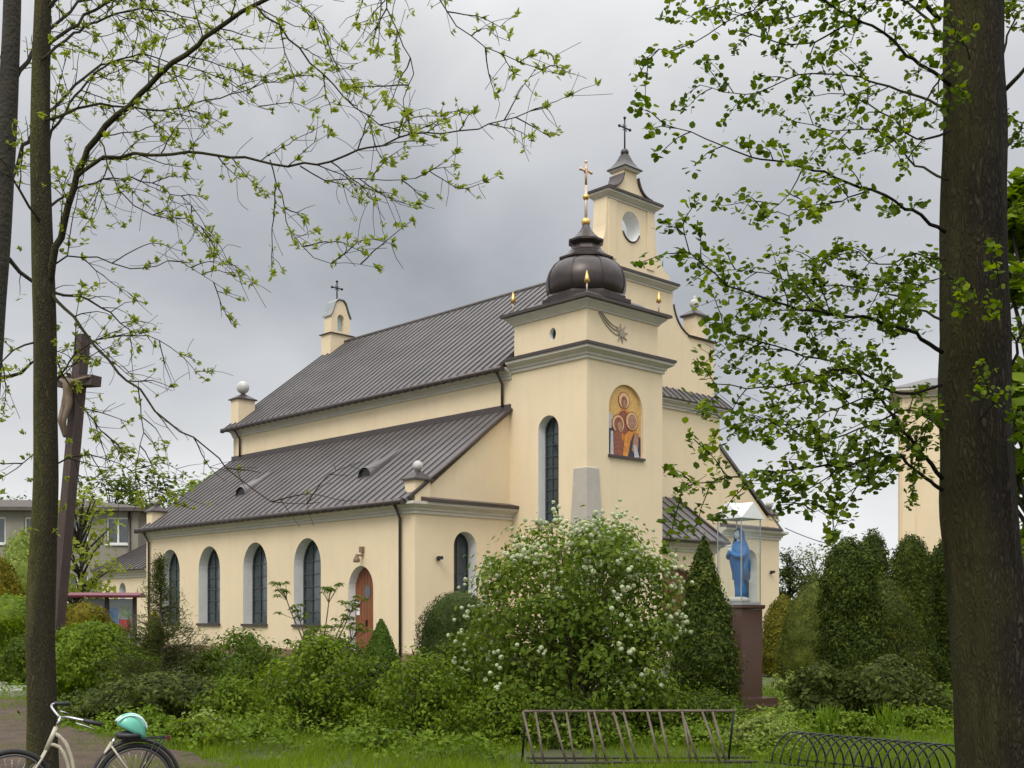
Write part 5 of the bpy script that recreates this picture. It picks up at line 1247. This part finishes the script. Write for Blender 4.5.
far_tree(80, 40, 6.0, 1.35, 'young', 304, 'loose yellow green young tree between the wooden cross and the grey house', leaves=1500)
far_tree(25, 105, 12.0, 4, 'far', 305, 'dark green tree above the middle of the grey house roof')
ft = [(790, 90, 6.9, 2.4, 'dark', 1, 'dark conifer right beside the church corner'), (815, 105, 7.6, 3.2, 'far', 0, 'broad pale crown behind the small golden thuja'), (845, 100, 8.3, 3.4, 'far', 0, 'rounded crown above the tallest columnar thuja'), (878, 95, 7.2, 2.8, 'mid', 0, 'green crown beside the slim bell tower'), (1000, 95, 9.5, 3.6, 'fresh', 0, 'light green crown behind the small orange house'), (1045, 85, 9, 3.6, 'far', 0, 'tree beyond the right edge of the big trunk'), (960, 100, 8, 3.2, 'far', 0, 'crown standing behind the slim bell tower')]
for i, (px, Y, h, hw, lm, con, lb) in enumerate(ft): far_tree(px, Y, h, hw, lm, 310 + i, 'far ' + lb, 'far trees beyond the garden', bool(con))
far_tree(1034, 22, 10.8, 1.15, 'fresh', 330, 'yellow green young tree showing right of the big trunk', leaves=3200)

# ================================================================ wooden cross with figure
base = G(50, 23, 0); top_ = W(83, 335, 23); zt = top_.z
wc = thing('wooden_cross', 'tall leaning dark timber wayside cross with a small pale figure behind the left tree', 'cross', base, R(-34))
lean = math.atan2((top_.x - base.x), zt)
b = MB(); ln = zt / math.cos(lean)
b.box(-.115, .115, -.10, .10, -.3, ln); post = b.build('post', M['wood_dark'], wc)
rot = Matrix.Rotation(-R(-34), 4, 'Z') @ Matrix.Rotation(lean, 4, 'Y') @ Matrix.Rotation(R(-34), 4, 'Z'); post.matrix_local = rot
zb = ln - .93
b = MB(); b.box(-.56, .56, -.12, .11, zb - .1, zb + .1); arm = b.build('crossbeam', M['wood_dark'], wc); arm.matrix_local = rot
def skin_fig(name, nodes, edges, m, parent, sub=2):
    me = bpy.data.meshes.new(name); me.from_pydata([n[:3] for n in nodes], edges, []); me.materials.append(m)
    o = bpy.data.objects.new(name, me); COL.objects.link(o); o.parent = parent
    o.modifiers.new('s', 'SKIN'); sv = me.skin_vertices[0].data
    for i, n in enumerate(nodes): sv[i].radius = (n[3], n[3] * (n[4] if len(n) > 4 else 1))
    sv[0].use_root = True
    ss = o.modifiers.new('u', 'SUBSURF'); ss.levels = sub; ss.render_levels = sub
    for p in me.polygons: p.use_smooth = True
    return o
y = -.22
fig = [(0, y, zb - .42, .085), (0, y, zb - .2, .1), (0, y, zb - .06, .085), (.02, y - .02, zb + .03, .04), (.03, y - .05, zb + .13, .07), (-.17, y, zb - .04, .045), (-.36, y + .05, zb + .02, .032), (-.55, y + .1, zb + .06, .028), (.17, y, zb - .04, .045), (.36, y + .05, zb + .02, .032), (.55, y + .1, zb + .06, .028),
       (-.07, y, zb - .5, .07), (-.06, y - .08, zb - .82, .05), (-.02, y + .04, zb - 1.14, .036), (.07, y, zb - .5, .07), (.06, y - .08, zb - .82, .05), (.02, y + .03, zb - 1.12, .036)]
fo = skin_fig('figure', fig, [(0, 1), (1, 2), (2, 3), (3, 4), (2, 5), (5, 6), (6, 7), (2, 8), (8, 9), (9, 10), (0, 11), (11, 12), (12, 13), (0, 14), (14, 15), (15, 16)], mat('figure_paint', (.15, .105, .065), .6, var=.2), wc); fo.matrix_local = rot

# ================================================================ statue in glass case
SY = 21.6; sb = G(739, SY)
ped = thing('shrine_pedestal', 'tall dark red brown square pedestal on a wide step beside the conical thuja', 'pedestal', sb, R(40))
M['granite'] = mat('granite_brown', (.085, .04, .03), .25, var=.3, vs=30, coat=.3)
b = MB(); b.box(-.30, .30, -.30, .30, .24, 1.87); pb = b.build('shaft', M['granite'], ped)
b = MB(); b.frustum((0, 0), .32, .32, 1.872, .34, .34, 1.9); b.frustum((0, 0), .34, .34, 1.9, .34, .34, 1.95); b.build('cap', M['granite'], ped)
b = MB(); b.box(-.62, .62, -.62, .62, 0, .12); b.box(-.5, .5, -.5, .5, .122, .24); b.build('step', M['granite'], ped)
gc = thing('glass_case', 'clear glass display case with white gabled roof standing on the brown pedestal', 'display case', sb + Vector((0, 0, 1.952)), R(40))
gm = glassmat('case_glass', .05); q = .275; hh = 1.58
for s in (-1, 1):
    for pa in ([(s * q, -q), (s * q, q)], [(-q, s * q), (q, s * q)]):
        b = MB(); (xa_, ya_), (xb_, yb_) = pa; b.add([(xa_, ya_, .05), (xb_, yb_, .05), (xb_, yb_, hh), (xa_, ya_, hh)], [(0, 1, 2, 3)]); b.build('glass_pane', gm, gc)
b = MB()
for sx in (-1, 1):
    for sy in (-1, 1): b.box(sx * q - .008, sx * q + .008, sy * q - .008, sy * q + .008, .05, hh)
b.box(-q - .01, q + .01, -q - .01, q + .01, 0, .045); b.build('case_frame', mat('case_alu', (.40, .42, .43), .4, metal=.5), gc)
# cross-gabled white roof
b = MB(); o_ = .33; zr = hh + .012; pk = hh + .30
for pl_ in (0, 1):
    def p3(x, y, z): return (x, y, z) if pl_ == 0 else (y, x, z)
    for s in (-1, 1):
        b.add([p3(-o_, s * o_, zr), p3(o_, s * o_, zr), p3(0, s * o_, pk), p3(0, 0, pk)], [(0, 1, 2), (0, 2, 3), (1, 3, 2)])
b.box(-o_, o_, -o_, o_, hh, hh + .01); b.build('case_roof', mat('case_white', (.78, .79, .78), .5), gc)
# statue
M['blue_paint'] = mat('blue_paint', (.008, .085, .27), .6, col2=(.02, .15, .38), vs=4)
M['pale_paint'] = mat('pale_paint', (.55, .62, .66), .5, var=.1)
stt = thing('statue', 'blue robed veiled statue with joined hands inside the glass case', 'statue', sb + Vector((0, 0, 1.998)), R(-62))
b = MB(); b.lathe((0, 0, 0), [(.17, 0), (.2, .02), (.19, .07), (.13, .1)], 20); b.build('base', M['concrete'], stt)
# robe as a loft of folded rings; faces -Y in its own frame
rings = [(.09, .125, .10, .05), (.2, .115, .095, .045), (.4, .125, .10, .03), (.6, .145, .125, .0), (.75, .16, .145, -.025), (.88, .17, .15, -.03), (1.0, .165, .13, -.015), (1.08, .13, .1, 0), (1.13, .075, .075, .01)]
n = 40; vs_ = []
for k, (z, a, c, oy) in enumerate(rings):
    fold = .075 * (1 - z / 1.3)
    for i in range(n):
        th = 2 * PI * i / n; f = 1 + fold * math.cos(th * 9 + z * 2) + .03 * math.cos(th * 5 - z * 4)
        vs_.append((a * f * math.cos(th), oy + c * f * math.sin(th), z))
fs = [(k * n + i, k * n + (i + 1) % n, (k + 1) * n + (i + 1) % n, (k + 1) * n + i) for k in range(len(rings) - 1) for i in range(n)] + [tuple(range(n))[::-1], tuple((len(rings) - 1) * n + i for i in range(n))]
b = MB(); b.add(vs_, fs, 0, True)
for s in (-1, 1): b.tube(spline([(s * .14, 0, 1.02), (s * .2, -.06, .86), (s * .1, -.17, .86), (s * .025, -.2, .93)], .04), [.06, .062, .064, .062, .06, .055, .05, .045, .042, .04, .038, .036, .034, .032, .03, .03, .03, .03][:len(spline([(s * .14, 0, 1.02), (s * .2, -.06, .86), (s * .1, -.17, .86), (s * .025, -.2, .93)], .04))], 10)
b.build('robe', M['blue_paint'], stt)
b = MB()        # head with nose, eyes, chin
b.ball((0, -.012, 1.25), .078, 20, 0, 1.22); b.tube([(0, 0, 1.1), (0, -.005, 1.2)], .04, 10)
b.tube([(0, -.088, 1.27), (0, -.102, 1.24), (0, -.088, 1.228)], [.008, .013, .01], 8)
for s in (-1, 1): b.ball((s * .028, -.078, 1.268), .011, 8)
b.tube([(-.02, -.08, 1.2), (0, -.086, 1.2), (.02, -.08, 1.2)], .006, 6)
hd = b.build('head', M['pale_paint'], stt)
b = MB()        # joined hands with fingers
for s in (-1, 1):
    b.tube([(s * .02, -.19, .92), (s * .015, -.215, .97), (s * .012, -.225, 1.0)], [.022, .022, .014], 8)
    for k, (dx, ll) in enumerate(((.0, .055), (.011, .06), (.022, .055), (.033, .045))): b.tube([(s * .011, -.225 + dx, 1.0 - dx * .2), (s * .008, -.235 + dx, 1.0 + ll)], [.007, .005], 6)
    b.tube([(s * .015, -.2, .97), (s * .016, -.185, 1.01)], [.008, .006], 6)
b.build('hand', M['pale_paint'], stt)
vr = []; b = MB(); m = 26
for k, (z, ra, rb_, cyv) in enumerate(((.42, .19, .13, .05), (.7, .2, .145, .05), (.95, .2, .135, .04), (1.09, .16, .115, .02), (1.17, .108, .105, .01), (1.27, .1, .105, .0), (1.34, .075, .085, -.005), (1.375, .02, .025, 0))):
    for i in range(m):
        th = -PI * .18 + (PI * 1.36) * i / (m - 1); f = 1 + .05 * math.cos(th * 10) * (1.3 - z); vr.append((ra * f * math.cos(th), cyv + rb_ * f * math.sin(th), z))
b.add(vr, [(k * m + i, k * m + i + 1, (k + 1) * m + i + 1, (k + 1) * m + i) for k in range(7) for i in range(m - 1)], 0, True); vo = b.build('veil', M['blue_paint'], stt); sm = vo.modifiers.new('th', 'SOLIDIFY'); sm.thickness = .012

# ================================================================ notice case
nb = thing('notice_case', 'glazed notice case with thin red roof and coloured posters near the annex', 'notice board', G(76, 33), R(6))
M['red_paint'] = mat('red_paint', (.15, .03, .045), .45, var=.2)
b = MB(); b.frustum((.85, 0), .98, .4, 2.24, 1.0, .42, 2.3); b.frustum((.85, 0), 1.0, .42, 2.3, .98, .1, 2.38); b.build('roof', M['red_paint'], nb)
for x0 in (.08, .85, 1.62): b = MB(); b.box(x0 - .05, x0 + .05, -.05, .05, 0, 2.24); b.build('post', M['wood_dark'], nb)
b = MB(); b.box(.13, 1.57, .02, .06, .9, 2.2); b.build('back_panel', mat('board_grey', (.3, .32, .34), .8), nb)
pc = [(.93, 1.15, 1.45, 1.95, (.1, .22, .42)), (.93, 1.12, 1.1, 1.4, (.65, .67, .7)), (1.18, 1.5, 1.2, 1.62, (.55, .06, .07)), (1.2, 1.48, 1.68, 2.0, (.25, .33, .16)), (1.15, 1.5, .95, 1.14, (.6, .6, .58)), (.2, .5, 1.3, 1.9, (.5, .5, .5)), (.55, .78, 1.2, 1.7, (.5, .38, .12))]
for i, (x0, x1, z0, z1, c) in enumerate(pc): b = MB(); b.box(x0, x1, .008, .017, z0, z1); b.build('poster', mat('poster', c, .6, var=.5, vs=9), nb)
b = MB(); b.add([(.92, -.03, .92), (1.56, -.03, .92), (1.56, -.03, 2.18), (.92, -.03, 2.18)], [(0, 1, 2, 3)]); b.build('glass_pane', gm, nb)
clipped('yellow_shrub', 'small bright yellow shrub at the right post of the notice case', 'shrub', G(154, 30), .3, 1.9, 'egg', LM['yellow'], 1400, .08, 'diamond', seed=75, lump=.25, depthj=.2, core=.7)

# ================================================================ bike racks
M['rust_white'] = mat('flaking_paint', (.24, .20, .155), .8, col2=(.07, .04, .026), vs=4, bump=.2, bs=30)
rk = thing('bike_rack', 'old metal bike rack with pairs of leaning flaking bars in front of the snowball bush', 'bike rack', G(523, 13.75), R(1.5))
kx = 13.75 / F; b = MB(); b.tube([(0, 0, .64), (2.52, 0, .64)], .015, 8); b.build('top_rail', M['rust_white'], rk)
b = MB(); b.tube([(0.05, -.12, .05), (2.75, -.12, .05)], .017, 8); b.tube([(0.05, .3, .05), (2.75, .3, .05)], .017, 8); b.build('ground_rail', mat('rusty_iron', (.05, .038, .032), .8, var=.4, vs=8), rk)
for s in (0.03, 2.5): b = MB(); b.tube([(s, 0, .63), (s - .03 if s < 1 else s, .3, 0)], .014, 8); b.build('leg', M['iron'], rk)
first = None
for x in (0, 8.5, 31, 40, 63, 71, 93, 101.5, 124, 133, 155, 163, 184, 191):
    x0 = x * kx
    if first is None:
        b = MB(); b.tube([(0, 0, .635), (.135, -.12, .05)], .0145, 8); first = b.build('bar', M['rust_white'], rk); first.location = (x0, 0, 0)
    else:
        o = first.copy(); COL.objects.link(o); o.parent = rk; o.location = (x0 + rng.uniform(-.01, .01), 0, 0); o.rotation_euler = (0, R(rng.uniform(-5, 5)), 0)
hr = thing('bike_rack', 'low dark wire bike rack of overlapping hoops on the lawn by the big tree', 'bike rack', G(779, 13.9), R(-46))
b = MB(); b.tube([(-.1, -.16, .03), (2.35, -.16, .03)], .012, 6); b.tube([(-.1, .3, .03), (2.35, .3, .03)], .012, 6); b.build('ground_rail', M['iron'], hr); first = None
for k in range(17):
    if first is None:
        b = MB(); pts = [(.0 + .34 * (1 - math.cos(PI * i / 16)) / 2, -.16 + .46 * i / 16, .03 + .36 * math.sin(PI * i / 16) ** .75) for i in range(17)]; b.tube(pts, .0105, 6); first = b.build('hoop', M['iron'], hr)
    else:
        o = first.copy(); COL.objects.link(o); o.parent = hr; o.location = (k * .118, 0, 0); o.rotation_euler = (0, 0, R(rng.uniform(-3, 3)))

# ================================================================ bicycle
BY = 10.2; k_ = BY / F
bk = thing('bicycle', 'cream step through bicycle with black tyres standing behind the left tree trunk', 'bicycle', G(136, BY), R(28))
M['cream'] = mat('cream_paint', (.50, .46, .34), .4, var=.3, vs=6, coat=.2)
M['rim'] = mat('rim_metal', (.16, .16, .16), .4, metal=.8); M['rubber'] = mat('rubber', (.018, .018, .018), .8); M['chrome'] = mat('chrome', (.6, .6, .6), .2, metal=1); M['black'] = mat('black_plastic', (.02, .02, .022), .5)
fx = -1.0; wr = .322
def wheel(x):
    b = MB(); b.tube([(x + wr * math.cos(2 * PI * i / 40), 0, wr + wr * math.sin(2 * PI * i / 40)) for i in range(41)], .021, 8, caps=False); w = b.build('wheel', M['rubber'], bk)
    b = MB(); rr = wr - .03; b.tube([(x + rr * math.cos(2 * PI * i / 40), 0, wr + rr * math.sin(2 * PI * i / 40)) for i in range(41)], .012, 6, caps=False); b.build('rim', M['rim'], w)
    b = MB(); b.tube([(x, -.05, wr), (x, .05, wr)], .022, 8)
    for i in range(28): a = 2 * PI * i / 28; b.tube([(x + .02 * math.cos(a + .5), .03 * (-1) ** i, wr + .02 * math.sin(a + .5)), (x + rr * math.cos(a), 0, wr + rr * math.sin(a))], .0012, 3)
    b.build('spokes', M['chrome'], w)
wheel(0); wheel(fx)
hx_, hz = -.80, .86; bbx, bbz = -.44, .29
b = MB()
head0, head1 = (-.735, 0, .64), (-.655, 0, .83)
b.tube([head0, head1], .02, 10)
b.tube(spline([(-.675, 0, .79), (-.585, 0, .70), (-.53, 0, .55), (-.50, 0, .38), (bbx, 0, bbz)], .05), .016, 8)
b.tube(spline([(-.715, 0, .69), (-.63, 0, .66), (-.57, 0, .54), (-.53, 0, .36), (bbx, 0, bbz)], .05), .016, 8)
b.tube([(bbx, 0, bbz), (-.2, 0, .68)], .016, 8)
for s in (-1, 1):
    b.tube([(-.21, .02 * s, .65), (0, .06 * s, wr)], .009, 6); b.tube([(bbx, .03 * s, bbz), (0, .06 * s, wr)], .009, 6)
    b.tube(spline([(-.735, .03 * s, .64), (-.82, .045 * s, .5), (fx, .055 * s, wr)], .06), .01, 6)
b.build('frame', M['cream'], bk)
b = MB(); b.tube([head1, (-.615, 0, .92)], .013, 8); b.tube(spline([(-.52, .32, 1.0), (-.64, .28, 1.01), (-.67, .2, .99), (-.63, .06, .92), (-.61, 0, .915), (-.62, -.06, .915), (-.6, -.2, .93), (-.5, -.29, .91), (-.34, -.31, .865)], .04), .011, 8); hb_ = b.build('handlebar', M['chrome'], bk)
for pts in ([(-.48, -.295, .905), (-.33, -.312, .862)], [(-.64, .285, 1.012), (-.51, .322, 1.0)]): b = MB(); b.tube(pts, .018, 8); b.build('grip', M['black'], hb_)
b = MB(); b.tube([(-.53, -.24, .88), (-.45, -.25, .85), (-.38, -.26, .82)], .007, 6); b.tube([(-.6, .2, .95), (-.52, .24, .92)], .007, 6); b.build('brake_lever', M['chrome'], hb_)
b = MB(); b.tube([(-.2, 0, .66), (-.18, 0, .71)], .014, 8); b.build('seat_post', M['chrome'], bk)
b = MB(); vs_ = []; n = 16
for k, (x, hw_, hh_) in enumerate(((-.17, .03, .02), (-.15, .045, .03), (-.12, .07, .036), (-.08, .1, .04), (.0, .105, .04), (.03, .07, .03))):
    for i in range(n): th = 2 * PI * i / n; vs_.append((x, hw_ * math.cos(th), .735 + hh_ * math.sin(th)))
b.add(vs_, [(k * n + i, k * n + (i + 1) % n, (k + 1) * n + (i + 1) % n, (k + 1) * n + i) for k in range(5) for i in range(n)] + [tuple(range(n)), tuple(5 * n + i for i in range(n))], 0, True); b.build('saddle', M['black'], bk)
b = MB(); arc = [(0.4 * math.cos(R(a)) * .92, 0, wr + .4 * math.sin(R(a)) * .92) for a in range(10, 175, 8)]; b.tube(arc, .018, 6); b.build('mudguard', M['black'], bk)
b = MB()
for s in (-1, 1): b.tube([(-.13, .05 * s, .70), (.26, .06 * s, .70)], .006, 6); b.tube([(.16, .06 * s, .70), (0, .07 * s, wr)], .005, 6); b.tube([(.24, .06 * s, .70), (0, .07 * s, wr)], .005, 6)
for x0 in (-.05, .08, .2, .26): b.tube([(x0, -.06, .70), (x0, .06, .70)], .005, 6)
b.build('luggage_rack', M['iron'], bk)
b = MB(); b.box(.262, .288, -.03, .03, .67, .715); b.build('tail_light', mat('red_plastic', (.14, .016, .016), .2, coat=.5), bk)
b = MB(); b.lathe((bbx, 0, bbz), [(.01, -.0), (.09, 0), (.095, .006), (.01, .006)], 24); o = b.build('crank', M['black'], bk); o.matrix_local = Matrix.Translation((bbx, -.03, bbz)) @ Matrix.Rotation(R(90), 4, 'X') @ Matrix.Translation((-bbx, 0, -bbz))
b = MB(); b.tube([(bbx, -.06, bbz), (bbx + .12, -.06, bbz - .11)], .01, 6); b.tube([(bbx, .06, bbz), (bbx - .12, .06, bbz + .11)], .01, 6); b.box(bbx + .07, bbx + .17, -.15, -.06, bbz - .125, bbz - .1); b.box(bbx - .17, bbx - .07, .06, .15, bbz + .1, bbz + .125); b.build('pedal', M['black'], bk)
# helmet sitting on the saddle
hm = thing('helmet', 'mint green bike helmet with pale stripes resting on the bicycle saddle', 'helmet', G(136, BY) + Vector((-.05, -.02, .735)), R(30))
hmm = mat('mint_shell', (.16, .55, .40), .35, col2=(.10, .38, .30), vs=3, coat=.3); hms = mat('mint_stripe', (.55, .75, .68), .4)
b = MB(); n = 28; rr_ = [(.0, .02), (.03, .0), (.07, .04), (.11, .09), (.14, .13), (.165, .155), (.178, .17)]
vs_ = []; ring = 9
for k in range(ring + 1):
    ph = (PI / 2) * k / ring
    for i in range(n):
        th = 2 * PI * i / n; ex = .135 * math.cos(ph) * (1.0 + .08 * math.cos(th)); vs_.append((ex * math.cos(th), .1 * math.cos(ph) * math.sin(th), .15 * math.sin(ph) ** .9 - .03 * math.cos(th) * math.cos(ph) * 1.2))
b.add(vs_, [(k * n + i, k * n + (i + 1) % n, (k + 1) * n + (i + 1) % n, (k + 1) * n + i) for k in range(ring) for i in range(n)] + [tuple(range(n))[::-1]], 0, True); sh = b.build('shell', hmm, hm); sh.rotation_euler = (0, R(16), 0); sh.location = (0, 0, .03)
for s in (-.045, 0, .045):
    b = MB(); pts = []
    for i in range(15):
        a = R(-70 + 140 * i / 14); pts.append((.138 * math.sin(a), s * (1 + .3 * math.cos(a)), (.151 - abs(s) * .28) * math.cos(a) ** .92 + .004))
    b.tube(pts, .009, 6); o = b.build('stripe', hms, hm); o.rotation_euler = (0, R(16), 0); o.location = (0, 0, .03)

# overhead cable to the church
b = MB(); p0 = np.array(W(785, 528, 57)); p1 = np.array(W(905, 548, 64)); b.tube([p0 + (p1 - p0) * i / 12 - np.array([0, 0, .5 * 4 * (i / 12) * (1 - i / 12)]) for i in range(13)], .02, 5)
tag(b.build('overhead_cable', M['iron']), 'thin black cable strung from the church corner towards the slim bell tower', 'cable')
